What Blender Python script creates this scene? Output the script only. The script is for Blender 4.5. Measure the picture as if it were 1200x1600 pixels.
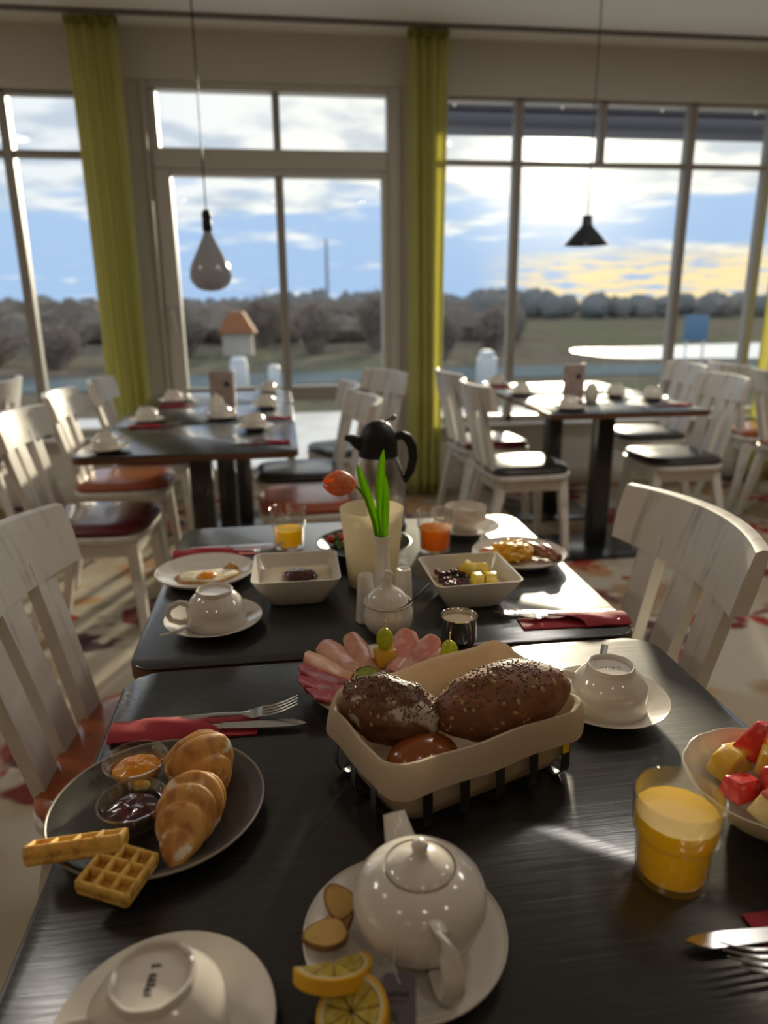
import bpy, bmesh, math, random
from math import sin, cos, pi, radians as RAD, sqrt, atan2
from mathutils import Vector, Matrix, noise as MN

random.seed(7)
for o in list(bpy.data.objects): bpy.data.objects.remove(o)
S = bpy.context.scene
COL = S.collection

# ------------------------------------------------------------ camera, sky, sun, lamps, exposure
EYE = Vector((0, 0, 1.258))
def camera():
    f, yh, vx, roll = 1125.0, 474.0, 436.0, RAD(.5)      # 1200 x 1600 frame
    d = Vector(((vx - 600) / f, -(yh - 800) / f, -1)).normalized()
    h = Vector((cos(roll), sin(roll), 0))
    n = h.cross(d).normalized()
    if n.y < 0: n = -n
    x = d.cross(n)
    cd = bpy.data.cameras.new('camera'); co = bpy.data.objects.new('camera', cd); COL.objects.link(co)
    R = Matrix((x, d, n))
    co.matrix_world = Matrix.Translation(EYE) @ R.to_4x4()
    cd.sensor_fit = 'AUTO'; cd.sensor_width = 36; cd.lens = f / 1600 * 36
    cd.clip_start = .02; cd.clip_end = 2000
    cd.dof.use_dof = True; cd.dof.focus_distance = .88; cd.dof.aperture_fstop = 3.4
    S.camera = co
camera()
S.view_settings.view_transform = 'Standard'; S.view_settings.look = 'None'
S.view_settings.gamma = 1; S.view_settings.use_curve_mapping = False
S.view_settings.exposure = 0.33
SUN = Vector((.348, .918, .189)).normalized()
SKY_STRENGTH = 1.0
def sky():
    w = bpy.data.worlds.new('sky'); S.world = w; w.use_nodes = True
    nt = w.node_tree; nt.nodes.clear(); N = nt.nodes.new; L = nt.links.new
    def m(op, a, b=None, c=None, clamp=False):
        n = N('ShaderNodeMath'); n.operation = op; n.use_clamp = clamp
        for i, v in enumerate((a, b, c)):
            if v is None: continue
            if isinstance(v, (int, float)): n.inputs[i].default_value = v
            else: L(v, n.inputs[i])
        return n.outputs[0]
    def mix(fac, a, b, mode='MIX'):
        n = N('ShaderNodeMix'); n.data_type = 'RGBA'; n.blend_type = mode
        for s, v in ((0, fac), (6, a), (7, b)):
            if isinstance(v, (int, float)): n.inputs[s].default_value = v
            elif isinstance(v, tuple): n.inputs[s].default_value = v + (1,)
            else: L(v, n.inputs[s])
        return n.outputs[2]
    def sst(v, a, b):
        n = N('ShaderNodeMapRange'); n.interpolation_type = 'SMOOTHSTEP'; L(v, n.inputs[0])
        n.inputs[1].default_value = a; n.inputs[2].default_value = b
        return n.outputs[0]
    tc = N('ShaderNodeTexCoord'); sep = N('ShaderNodeSeparateXYZ'); L(tc.outputs['Generated'], sep.inputs[0])
    X, Y, Z = sep.outputs
    zc = m('MAXIMUM', Z, 0.0)
    zz = m('ADD', zc, .09)
    comb = N('ShaderNodeCombineXYZ')
    L(m('DIVIDE', X, zz), comb.inputs[0]); L(m('DIVIDE', Y, zz), comb.inputs[1])
    n1 = N('ShaderNodeTexNoise'); n1.inputs['Scale'].default_value = .80; n1.inputs['Detail'].default_value = 4
    n1.inputs['Roughness'].default_value = .55; n1.inputs['Distortion'].default_value = .3
    L(comb.outputs[0], n1.inputs['Vector'])
    n2 = N('ShaderNodeTexNoise'); n2.inputs['Scale'].default_value = 2.2; n2.inputs['Detail'].default_value = 3
    L(comb.outputs[0], n2.inputs['Vector'])
    cl = m('ADD', m('MULTIPLY', n1.outputs[0], .75), m('MULTIPLY', n2.outputs[0], .25))
    cl = m('ADD', cl, m('MULTIPLY_ADD', sst(zc, .03, .20), .22, -.07))          # more cloud overhead
    cov = sst(cl, .47, .60)
    dot = N('ShaderNodeVectorMath'); dot.operation = 'DOT_PRODUCT'; L(tc.outputs['Generated'], dot.inputs[0]); dot.inputs[1].default_value = SUN
    D = m('MAXIMUM', dot.outputs['Value'], 0.0)
    near = m('POWER', D, 14.0); glow = m('POWER', D, 220.0); core = m('POWER', D, 1500.0)
    blue = mix(sst(zc, .0, .30), (.35, .50, .73), (.42, .58, .80))
    cloudc = mix(near, (.74, .78, .81), (1.05, 1.0, .86))
    dark = mix(near, (.40, .48, .60), (.44, .50, .56))
    # undersides: darker grey-blue where the fine noise is low
    cloudc = mix(m('MULTIPLY', sst(n2.outputs[0], .58, .40), .75), cloudc, dark)
    col = mix(cov, blue, cloudc)
    # yellow light under the clouds at the horizon on the sun's side
    az = m('ADD', m('MULTIPLY', X, .50), m('MULTIPLY', Y, .866))
    band = m('MULTIPLY', m('MULTIPLY', sst(zc, .075, .035), sst(az, .962, .992)), sst(n2.outputs[0], .36, .52))
    col = mix(m('MULTIPLY', band, .9), col, (1.0, .76, .36))
    col = mix(glow, col, (1.4, 1.33, 1.15))
    col = mix(core, col, (5.0, 4.6, 3.8))
    col = mix(sst(Z, -.002, -.03), col, (.16, .16, .15))
    bg = N('ShaderNodeBackground'); L(col, bg.inputs[0]); bg.inputs[1].default_value = SKY_STRENGTH
    out = N('ShaderNodeOutputWorld'); L(bg.outputs[0], out.inputs[0])
    w.cycles.sampling_method = 'MANUAL'; w.cycles.sample_map_resolution = 1024
sky()
def lamp(name, typ, loc, energy, color, **k):
    d = bpy.data.lights.new(name, typ); d.energy = energy; d.color = color
    for a, v in k.items(): setattr(d, a, v)
    o = bpy.data.objects.new(name, d); COL.objects.link(o); o.location = loc
    return o
s_ = lamp('sun', 'SUN', SUN * 20, 4.5, (1, .86, .62), angle=RAD(2.5))
s_.rotation_euler = SUN.to_track_quat('Z', 'Y').to_euler()
LAMP_W = 1.0
for lx, ly in ((-1.3, -1.9), (0, -1.9), (1.3, -1.9), (-1.3, -.5), (.15, -.62), (1.4, -.5), (-1.7, .9), (1.9, .9), (-.1, -3.0), (-2.4, 2.2), (1.45, 2.3), (3.0, 2.2)):
    lamp('ceiling_spot_or_fill', 'AREA', (lx, ly, 2.70), LAMP_W if ly < 2 else 10.0, (1, .85, .68) if ly < 2 else (1, .94, .86), shape='DISK', size=.11 if ly < 2 else .5)  # large discs near the windows are unseen fill added to brighten the window wall

# ------------------------------------------------------------ materials
MATS = {}
def mat(name, color, rough=.5, metal=0, spec=.5, coat=0, sss=0, noise=None, bump=None, transl=0, alpha=1, sheen=0, coatr=.05):
    """noise=(scale xyz or float, colour2, lo, hi, detail) ; bump=(scale, strength, distance)"""
    if name in MATS: return MATS[name]
    m = bpy.data.materials.new(name); m.use_nodes = True; nt = m.node_tree; N = nt.nodes.new; L = nt.links.new
    b = nt.nodes['Principled BSDF']; out = nt.nodes['Material Output']
    c4 = tuple(color) + (1,)
    b.inputs['Base Color'].default_value = c4; b.inputs['Roughness'].default_value = rough; b.inputs['Metallic'].default_value = metal
    b.inputs['Specular IOR Level'].default_value = spec; b.inputs['Coat Weight'].default_value = coat; b.inputs['Coat Roughness'].default_value = coatr
    if sheen: b.inputs['Sheen Weight'].default_value = sheen
    if sss:
        b.inputs['Subsurface Weight'].default_value = sss; b.inputs['Subsurface Scale'].default_value = .012
        b.inputs['Subsurface Radius'].default_value = (1, .6, .35)
    tc = N('ShaderNodeTexCoord')
    def tex(scale, detail=4, dist=0):
        n = N('ShaderNodeTexNoise'); n.inputs['Detail'].default_value = detail; n.inputs['Distortion'].default_value = dist
        if isinstance(scale, (tuple, list)):
            mp = N('ShaderNodeMapping'); mp.inputs['Scale'].default_value = scale; L(tc.outputs['Object'], mp.inputs[0]); L(mp.outputs[0], n.inputs['Vector']); n.inputs['Scale'].default_value = 1
        else:
            L(tc.outputs['Object'], n.inputs['Vector']); n.inputs['Scale'].default_value = scale
        return n.outputs[0]
    csock = None
    if noise:
        ns = noise if isinstance(noise, list) else [noise]
        prev = c4
        for q in ns:
            sc, c2, lo, hi = q[:4]
            r = N('ShaderNodeMapRange'); L(tex(sc, q[4] if len(q) > 4 else 4), r.inputs[0]); r.inputs[1].default_value = lo; r.inputs[2].default_value = hi
            r.interpolation_type = 'SMOOTHSTEP'
            mx = N('ShaderNodeMix'); mx.data_type = 'RGBA'; L(r.outputs[0], mx.inputs[0])
            if csock is None: mx.inputs[6].default_value = prev
            else: L(csock, mx.inputs[6])
            mx.inputs[7].default_value = tuple(c2) + (1,)
            csock = mx.outputs[2]
        L(csock, b.inputs['Base Color'])
    nsock = None
    if bump:
        bs = bump if isinstance(bump, list) else [bump]
        for q in bs:
            bp = N('ShaderNodeBump'); bp.inputs['Strength'].default_value = q[1]; bp.inputs['Distance'].default_value = q[2] if len(q) > 2 else .002
            L(tex(q[0], 5), bp.inputs['Height'])
            if nsock: L(nsock, bp.inputs['Normal'])
            nsock = bp.outputs[0]
        L(nsock, b.inputs['Normal'])
    last = b.outputs[0]
    if transl:
        t = N('ShaderNodeBsdfTranslucent'); t.inputs[0].default_value = c4
        if csock: L(csock, t.inputs[0])
        ms = N('ShaderNodeMixShader'); ms.inputs[0].default_value = transl; L(last, ms.inputs[1]); L(t.outputs[0], ms.inputs[2]); last = ms.outputs[0]
    L(last, out.inputs[0])
    MATS[name] = m
    return m
def glass(name, tint=(1, 1, 1), base=.04, edge=.75, rough=0.0, power=3.0):
    m = bpy.data.materials.new(name); m.use_nodes = True; nt = m.node_tree; nt.nodes.clear(); N = nt.nodes.new; L = nt.links.new
    lw = N('ShaderNodeLayerWeight'); lw.inputs[0].default_value = .5
    p = N('ShaderNodeMath'); p.operation = 'POWER'; L(lw.outputs['Facing'], p.inputs[0]); p.inputs[1].default_value = power
    q = N('ShaderNodeMath'); q.operation = 'MULTIPLY_ADD'; L(p.outputs[0], q.inputs[0]); q.inputs[1].default_value = edge; q.inputs[2].default_value = base
    t = N('ShaderNodeBsdfTransparent'); t.inputs[0].default_value = tuple(tint) + (1,)
    g = N('ShaderNodeBsdfGlossy'); g.inputs['Roughness'].default_value = rough; g.inputs[0].default_value = (1, 1, 1, 1)
    ms = N('ShaderNodeMixShader'); L(q.outputs[0], ms.inputs[0]); L(t.outputs[0], ms.inputs[1]); L(g.outputs[0], ms.inputs[2])
    o = N('ShaderNodeOutputMaterial'); L(ms.outputs[0], o.inputs[0])
    MATS[name] = m
    return m

china = mat('white_china', (.71, .67, .61), .12, coat=.3)
china_matt = mat('ivory_china', (.72, .69, .62), .3)
steel = mat('steel', (.66, .65, .64), .2, metal=1)
dark_steel = mat('brushed_steel', (.55, .54, .53), .24, metal=1)
black = mat('black_plastic', (.008, .008, .010), .45, spec=.3)
black_metal = mat('black_metal', (.015, .015, .016), .3, coat=.3)
red_paper = mat('red_paper', (.33, .018, .03), .75, bump=(260, .25, .001))
glassm = glass('clear_glass', (.97, .98, .97), .06, .65, 0, 2.2)
panem = glass('window_glass', (.97, .98, .98), .012, .45, power=4)
white_paint = mat('white_paint', (.60, .58, .54), .45)
chair_paint = mat('chair_paint', (.70, .67, .62), .38, noise=[((6, 30, 3.0), (.42, .39, .35), .54, .72, 6), (9, (.76, .74, .70), .45, .7)], bump=((20, 90, 9), .12, .002))

# ------------------------------------------------------------ mesh builder
class MB:
    def __init__(s): s.v = []; s.f = []; s.M = Matrix.Identity(4)
    def at(s, loc=(0, 0, 0), rot=(0, 0, 0), scale=(1, 1, 1)):
        from mathutils import Euler
        s.M = Matrix.LocRotScale(Vector(loc), Euler(rot), Vector(scale)); return s
    def add(s, vs, fs):
        k = len(s.v); s.v += [tuple(s.M @ Vector(p)) for p in vs]; s.f += [tuple(i + k for i in f) for f in fs]; return s
    def box(s, x0, x1, y0, y1, z0, z1):
        v = [(x, y, z) for z in (z0, z1) for y in (y0, y1) for x in (x0, x1)]
        return s.add(v, [(0, 2, 3, 1), (4, 5, 7, 6), (0, 1, 5, 4), (2, 6, 7, 3), (0, 4, 6, 2), (1, 3, 7, 5)])
    def rbox(s, x0, x1, y0, y1, z0, z1, r=.004, seg=2):
        bm = bmesh.new(); bmesh.ops.create_cube(bm, size=1)
        for v in bm.verts: v.co = ((x0 + x1) / 2 + v.co.x * (x1 - x0), (y0 + y1) / 2 + v.co.y * (y1 - y0), (z0 + z1) / 2 + v.co.z * (z1 - z0))
        bmesh.ops.bevel(bm, geom=bm.edges[:], offset=r, segments=seg, profile=.5, affect='EDGES')
        bm.verts.index_update()
        s.add([v.co.copy() for v in bm.verts], [[v.index for v in f.verts] for f in bm.faces]); bm.free(); return s
    def lathe(s, prof, n=40, rf=None, caps=True):
        """prof: (r,z) list; first/last with r=0 close. rf(angle, r, z) -> radius factor"""
        vs = []; fs = []; rows = []
        for r, z in prof:
            if r < 1e-6: rows.append([len(vs)]); vs.append((0, 0, z))
            else:
                row = []
                for i in range(n):
                    a = 2 * pi * i / n; k = rf(a, r, z) if rf else 1
                    row.append(len(vs)); vs.append((r * k * cos(a), r * k * sin(a), z))
                rows.append(row)
        for A, B in zip(rows, rows[1:]):
            for i in range(n):
                j = (i + 1) % n
                if len(A) == 1 and len(B) == 1: continue
                if len(A) == 1: fs.append((A[0], B[j], B[i]))
                elif len(B) == 1: fs.append((A[i], A[j], B[0]))
                else: fs.append((A[i], A[j], B[j], B[i]))
        return s.add(vs, fs)
    def loft(s, loops, cap0=True, cap1=True, closed=True):
        n = len(loops[0]); vs = [p for l in loops for p in l]; fs = []
        for k in range(len(loops) - 1):
            for i in range(n if closed else n - 1):
                j = (i + 1) % n
                fs.append((k * n + i, k * n + j, (k + 1) * n + j, (k + 1) * n + i))
        if cap0: fs.append(tuple(reversed(range(n))))
        if cap1: fs.append(tuple((len(loops) - 1) * n + i for i in range(n)))
        return s.add(vs, fs)
    def tube(s, pts, rad, n=8, flat=None, up=(0, 0, 1), caps=True):
        """rad: float or list; flat: (w_factor, t_factor) cross-section along side / up"""
        P = [Vector(p) for p in pts]; loops = []
        fw, ft = flat or (1, 1)
        U = Vector(up)
        for i, p in enumerate(P):
            t = (P[min(i + 1, len(P) - 1)] - P[max(i - 1, 0)]).normalized()
            side = t.cross(U)
            if side.length < 1e-4: side = t.cross(Vector((1, 0, 0)))
            side.normalize(); u2 = side.cross(t).normalized()
            r = rad[i] if isinstance(rad, (list, tuple)) else rad
            if isinstance(r, tuple): a, b = r
            else: a, b = r * fw, r * ft
            loops.append([p + side * (a * cos(2 * pi * k / n)) + u2 * (b * sin(2 * pi * k / n)) for k in range(n)])
        return s.loft(loops, caps, caps)
    def blob(s, rx, ry, rz, nu=24, nv=14, fn=None):
        prof = []; vs = []; rows = []; fs = []
        for j in range(nv + 1):
            th = pi * j / nv - pi / 2
            row = []
            for i in range(1 if j in (0, nv) else nu):
                ph = 2 * pi * i / nu
                d = Vector((cos(th) * cos(ph), cos(th) * sin(ph), sin(th)))
                k = fn(d) if fn else 1
                if isinstance(k, Vector): p = Vector((k.x * rx, k.y * ry, k.z * rz))
                else: p = Vector((d.x * rx * k, d.y * ry * k, d.z * rz * k))
                row.append(len(vs)); vs.append(p)
            rows.append(row)
        for A, B in zip(rows, rows[1:]):
            for i in range(nu):
                j = (i + 1) % nu
                if len(A) == 1: fs.append((A[0], B[j], B[i]))
                elif len(B) == 1: fs.append((A[i], A[j], B[0]))
                else: fs.append((A[i], A[j], B[j], B[i]))
        return s.add(vs, fs)
    def sheet(s, grid, th=.002):
        """grid[i][j] points -> a sheet with thickness th (offset along the local normal)"""
        nu, nv = len(grid), len(grid[0])
        G = [[Vector(p) for p in r] for r in grid]
        top = []; bot = []
        for i in range(nu):
            for j in range(nv):
                du = G[min(i + 1, nu - 1)][j] - G[max(i - 1, 0)][j]; dv = G[i][min(j + 1, nv - 1)] - G[i][max(j - 1, 0)]
                n = du.cross(dv)
                n = n.normalized() if n.length > 1e-12 else Vector((0, 0, 1))
                top.append(G[i][j] + n * th / 2); bot.append(G[i][j] - n * th / 2)
        fs = []; o = nu * nv
        for i in range(nu - 1):
            for j in range(nv - 1):
                a, b, c, d = i * nv + j, (i + 1) * nv + j, (i + 1) * nv + j + 1, i * nv + j + 1
                fs.append((a, b, c, d)); fs.append((o + d, o + c, o + b, o + a))
        for i in range(nu - 1):
            a, b = i * nv, (i + 1) * nv; fs.append((b, a, o + a, o + b))
            a, b = i * nv + nv - 1, (i + 1) * nv + nv - 1; fs.append((a, b, o + b, o + a))
        for j in range(nv - 1):
            a, b = j, j + 1; fs.append((a, b, o + b, o + a))
            k = (nu - 1) * nv; a, b = k + j, k + j + 1; fs.append((b, a, o + a, o + b))
        return s.add(top + bot, fs)
    def mesh(s, name, m, smooth=True, sharp=40):
        me = bpy.data.meshes.new(name); me.from_pydata(s.v, [], s.f); me.update()
        if m: me.materials.append(m)
        bm = bmesh.new(); bm.from_mesh(me); bmesh.ops.recalc_face_normals(bm, faces=bm.faces[:]); bm.to_mesh(me); bm.free()
        if smooth:
            me.shade_smooth(); me.set_sharp_from_angle(angle=RAD(sharp))
        return me
    def ob(s, name, m, parent=None, smooth=True, sharp=40, loc=None, rot=None, kind=None, label=None):
        o = bpy.data.objects.new(name, s.mesh(name, m, smooth, sharp)); COL.objects.link(o)
        if parent: o.parent = parent
        if loc: o.location = loc
        if rot: o.rotation_euler = rot
        if kind: o['kind'] = kind
        if label: o['label'] = label
        return o
def tag(o, label, cat, group=None):
    o['label'] = label; o['category'] = cat
    if group: o['group'] = group
    return o
def thing(name, label, cat, loc=(0, 0, 0), rot=(0, 0, 0), group=None):
    o = bpy.data.objects.new(name, None); COL.objects.link(o); o.location = loc
    o.rotation_euler = rot if isinstance(rot, (tuple, list)) else (0, 0, rot); o.empty_display_size = .05
    return tag(o, label, cat, group)
def dup(root, label, loc, rot=0, group=None, mats=None):
    """a copy of a thing with copies of its parts; mats={part name: material} swaps a part's mesh"""
    r = root.copy(); COL.objects.link(r); r.location = loc; r.rotation_euler = rot if isinstance(rot, (tuple, list)) else (0, 0, rot)
    r['label'] = label
    if group: r['group'] = group
    for ch in list(root.children):
        c = ch.copy(); COL.objects.link(c); c.parent = r
        key = ch.name.split('.')[0]
        if mats and key in mats:
            c.data = ch.data.copy(); c.data.materials.clear(); c.data.materials.append(mats[key])
        for g in list(ch.children):
            d = g.copy(); COL.objects.link(d); d.parent = c
    return r
def struct(o): o['kind'] = 'structure'; return o
def sempty(name, loc=(0, 0, 0)):
    o = bpy.data.objects.new(name, None); COL.objects.link(o); o.location = loc; o['kind'] = 'structure'; return o
def rr(a, b, r, z, n=6, k=None):
    """rounded rectangle loop, half sizes a, b"""
    out = []
    for q, (sx, sy) in enumerate(((1, 1), (-1, 1), (-1, -1), (1, -1))):
        for i in range(n + 1):
            t = pi / 2 * q + pi / 2 * i / n
            out.append((sx * (a - r) + r * cos(t), sy * (b - r) + r * sin(t), z))
    return out
def fbm(p, sc=1, o=3):
    return MN.fractal(Vector(p) * sc, 1.0, 2.0, o)
def lerp(a, b, t): return a + (b - a) * t


# ------------------------------------------------------------ the room
WALL_Y = 4.8; CEIL = 2.762
def carpet_mat():
    m = bpy.data.materials.new('patterned_carpet'); m.use_nodes = True; nt = m.node_tree; N = nt.nodes.new; L = nt.links.new
    b = nt.nodes['Principled BSDF']; b.inputs['Roughness'].default_value = .95; b.inputs['Specular IOR Level'].default_value = .15
    tc = N('ShaderNodeTexCoord')
    def nz(scale, off, det=3, dist=.3):
        mp = N('ShaderNodeMapping'); mp.inputs['Location'].default_value = (off, off * .7, 0); L(tc.outputs['Object'], mp.inputs[0])
        n = N('ShaderNodeTexNoise'); n.inputs['Scale'].default_value = scale; n.inputs['Detail'].default_value = det; n.inputs['Distortion'].default_value = dist
        L(mp.outputs[0], n.inputs['Vector']); return n.outputs[0]
    col = None; base = (.40, .34, .25, 1)
    for sc, off, c, lo, hi in ((1.5, 3.1, (.47, .43, .35), .48, .58), (2.0, 9.7, (.33, .23, .14), .54, .62), (2.4, 5.3, (.44, .25, .12), .58, .64),
                               (2.0, 17.7, (.17, .04, .04), .60, .63), (3.0, 21.9, (.32, .05, .04), .62, .64), (2.3, 31.4, (.10, .06, .07), .62, .65), (7, 2.2, (.54, .48, .39), .62, .68)):
        r = N('ShaderNodeMapRange'); L(nz(sc, off), r.inputs[0]); r.inputs[1].default_value = lo; r.inputs[2].default_value = hi
        mx = N('ShaderNodeMix'); mx.data_type = 'RGBA'; L(r.outputs[0], mx.inputs[0])
        if col is None: mx.inputs[6].default_value = base
        else: L(col, mx.inputs[6])
        mx.inputs[7].default_value = c + (1,); col = mx.outputs[2]
    L(col, b.inputs['Base Color'])
    bp = N('ShaderNodeBump'); bp.inputs['Strength'].default_value = .3; bp.inputs['Distance'].default_value = .004
    L(nz(220, 0, 2, 0), bp.inputs['Height']); L(bp.outputs[0], b.inputs['Normal'])
    return m
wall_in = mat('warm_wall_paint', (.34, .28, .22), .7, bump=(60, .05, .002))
X0, X1, Y0 = -3.6, 4.9, -3.9
struct(MB().box(X0 - .15, X1 + .15, Y0 - .15, WALL_Y + .2, -.12, 0).ob('floor', carpet_mat(), smooth=False))
ceilm = mat('ceiling_paint', (.90, .89, .88), .8, bump=(40, .05, .002))
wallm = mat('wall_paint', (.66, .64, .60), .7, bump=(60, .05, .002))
struct(MB().box(X0 - .15, X1 + .15, Y0 - .15, WALL_Y + .2, CEIL, CEIL + .12).ob('ceiling', ceilm, smooth=False))
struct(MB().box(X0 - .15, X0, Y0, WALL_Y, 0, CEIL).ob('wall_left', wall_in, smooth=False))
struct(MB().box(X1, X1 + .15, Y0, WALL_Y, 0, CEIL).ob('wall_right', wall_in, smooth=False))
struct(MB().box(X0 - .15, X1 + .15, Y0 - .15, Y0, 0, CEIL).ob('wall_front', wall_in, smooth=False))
W1 = (-3.45, -.97, .44, 2.435); W2 = (-.90, .80, .04, 2.50); W3 = (1.01, 4.75, .455, 2.465)
wb = MB()
WT = WALL_Y + .2
xs = [X0 - .15, W1[0], W1[1], W2[0], W2[1], W3[0], W3[1], X1 + .15]
for a, b in ((0, 1), (2, 3), (4, 5), (6, 7)): wb.box(xs[a], xs[b], WALL_Y, WT, 0, CEIL)
for w in (W1, W2, W3):
    wb.box(w[0], w[1], WALL_Y, WT, 0, w[2]); wb.box(w[0], w[1], WALL_Y, WT, w[3], CEIL)
struct(wb.ob('wall_back', wallm, smooth=False))
# shadow gap and curtain rail along the top of the window wall
trim_dark = mat('rail_grey', (.17, .16, .15), .5)
struct(MB().box(X0, X1, 4.555, 4.60, CEIL - .014, CEIL).ob('trim_1', trim_dark, smooth=False))
base_m = mat('skirting_paint', (.62, .59, .53), .5)
bb = sempty('baseboard_back')
for a, b in ((X0, -.95), (.84, X1)):
    MB().rbox(a, b, WALL_Y - .022, WALL_Y, 0, .13, .006).ob('board', base_m, bb)
# windows: frame bars, mullions, transoms and panes, each a piece of its own
frame_m = mat('window_frame_paint', (.56, .54, .50), .4)
frame_d = mat('window_bar_paint', (.33, .31, .28), .4)
def bar(win, name, x0, x1, z0, z1, m, y0=4.82, y1=4.90, r=.006):
    return MB().rbox(x0, x1, y0, y1, z0, z1, r, 1).ob(name, m, win)
def pane(win, x0, x1, z0, z1, y=4.86):
    return MB().box(x0, x1, y - .004, y + .004, z0, z1).ob('pane', panem, win, smooth=False)
w = sempty('window_1')
mx = [-3.45, -2.74, -2.13, -1.51, -.97]
for x in mx[1:-1]: bar(w, 'mullion', x - .028, x + .028, .44, 2.435, frame_d)
for x in (mx[0] + .02, mx[-1] - .02): bar(w, 'frame_side', x - .02, x + .02, .44, 2.435, frame_m)
bar(w, 'frame_top', -3.45, -.97, 2.41, 2.435, frame_d); bar(w, 'frame_bottom', -3.45, -.97, .44, .49, frame_m)
for a, b in zip(mx, mx[1:]):
    bar(w, 'transom', a + .028, b - .028, 2.085, 2.125, frame_d, 4.825, 4.895)
    pane(w, a, b, .49, 2.09); pane(w, a, b, 2.12, 2.41)
MB().rbox(-3.45, -.98, 4.70, 4.83, .425, .445, .006).ob('sill', white_paint, w)
w = sempty('window_2')
bar(w, 'frame_side', -.90, -.70, .04, 2.50, frame_m, 4.80, 4.90); bar(w, 'frame_side', .70, .80, .04, 2.50, frame_m, 4.80, 4.90)
bar(w, 'frame_top', -.70, .70, 2.455, 2.50, frame_m, 4.80, 4.90)
bar(w, 'frame_bottom', -.70, .70, .04, .12, frame_m, 4.80, 4.90)
bar(w, 'frame_rail', -.70, .70, 2.03, 2.145, frame_m, 4.79, 4.91)
bar(w, 'frame_edge', -.70, -.655, 2.145, 2.455, frame_m, 4.81, 4.89)
MB().rbox(-.885, -.865, 4.775, 4.80, .05, 2.49, .004).ob('bead', frame_m, w)
MB().rbox(-.735, -.715, 4.775, 4.80, .05, 2.49, .004).ob('bead', frame_m, w)
bar(w, 'mullion', .012, .056, 2.145, 2.455, frame_d)
leaf = bar(w, 'leaf_frame', -.70, -.605, .12, 2.03, frame_m, 4.785, 4.885)
bar(w, 'leaf_frame', .665, .70, .12, 2.03, frame_m, 4.785, 4.885)
bar(w, 'leaf_frame', -.605, .665, 1.995, 2.03, frame_m, 4.785, 4.885)
bar(w, 'leaf_frame', -.605, .665, .12, .20, frame_m, 4.785, 4.885)
bar(w, 'leaf_rail', -.605, .665, .64, .735, frame_d, 4.79, 4.88)
bar(w, 'mullion', .008, .060, .20, 1.995, frame_d, 4.80, 4.88)
hd = MB(); hd.tube([(-.655, 4.785, 1.25), (-.655, 4.745, 1.25)], .010, 8); hd.tube([(-.655, 4.745, 1.25), (-.655, 4.742, 1.22), (-.640, 4.742, 1.10)], [.011, .011, .009], 8, (1, .8))
hd.ob('handle', white_paint, w)
pane(w, -.655, .012, 2.145, 2.455); pane(w, .056, .70, 2.145, 2.455)
for a, b in ((-.605, .008), (.060, .665)): pane(w, a, b, .735, 1.995, 4.84); pane(w, a, b, .20, .64, 4.84)
w = sempty('window_3')
mx = [1.01, 1.54, 2.70, 3.27, 3.9, 4.75]
for x in mx[1:-1]: bar(w, 'mullion', x - .026, x + .026, .455, 2.465, frame_d)
bar(w, 'mullion', 2.072, 2.112, 2.11, 2.465, frame_d)
bar(w, 'frame_side', 1.01, 1.045, .455, 2.465, frame_m); bar(w, 'frame_side', 4.71, 4.75, .455, 2.465, frame_m)
bar(w, 'frame_top', 1.01, 4.75, 2.445, 2.465, frame_d); bar(w, 'frame_bottom', 1.01, 4.75, .455, .50, frame_m)
for a, b in zip(mx, mx[1:]):
    bar(w, 'transom', a + .026, b - .026, 2.083, 2.112, frame_d, 4.825, 4.895)
    pane(w, a, b, .50, 2.085)
for a, b in ((1.01, 1.54), (1.54, 2.09), (2.09, 2.70), (2.70, 3.27), (3.27, 3.9), (3.9, 4.75)): pane(w, a, b, 2.11, 2.45)
MB().rbox(1.0, 4.75, 4.68, 4.83, .44, .46, .006).ob('sill', white_paint, w)

# curtains
curt_m = mat('lime_curtain', (.76, .74, .30), .8, transl=.55, noise=((60, 60, 1), (.82, .80, .40), .35, .65), bump=((300, 300, 300), .15, .001))
def curtain(label, x0, x1, folds, seed, y=4.63, z0=.015):
    rng = random.Random(seed)
    ph = [rng.uniform(-.5, .5) for _ in range(40)]
    grid = []
    nz = 26; nx = folds * 10
    for i in range(nz + 1):
        t = i / nz; z = lerp(z0, CEIL - .01, t); row = []
        for j in range(nx + 1):
            u = j / nx; a = u * folds * 2 * pi
            amp = lerp(.042, .030, t) * (1 + .3 * sin(3 * u + ph[0] * 6))
            yy = y + amp * sin(a + .35 * sin(2.2 * t + ph[1] * 5) + ph[int(u * folds) % 40] * .4)
            pinch = 1 - .08 * (1 - t) * sin(pi * u)
            xx = lerp(x0, x1, u) + .012 * sin(a * 2 + ph[2]) + .01 * sin(3 * t + 4 * u)
            row.append((xx, yy, z))
        grid.append(row)
    c = MB().sheet(grid, .0022).ob('curtain', curt_m, sharp=180)
    tape = MB().box(x0 - .004, x1 + .004, y - .012, y + .012, CEIL - .05, CEIL - .012)
    t = tape.ob('heading_tape', mat('heading_tape', (.30, .30, .06), .8), c, smooth=False)
    return tag(c, label, 'curtain', 'lime green curtains')
curtain('lime green curtain between the left window and the white balcony door', -1.07, -.80, 4, 3)
curtain('lime green curtain between the white balcony door and the wide right window', .80, 1.03, 4, 11)
curtain('lime green curtain partly seen at the right edge of the wide window', 3.24, 3.62, 5, 17)

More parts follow.
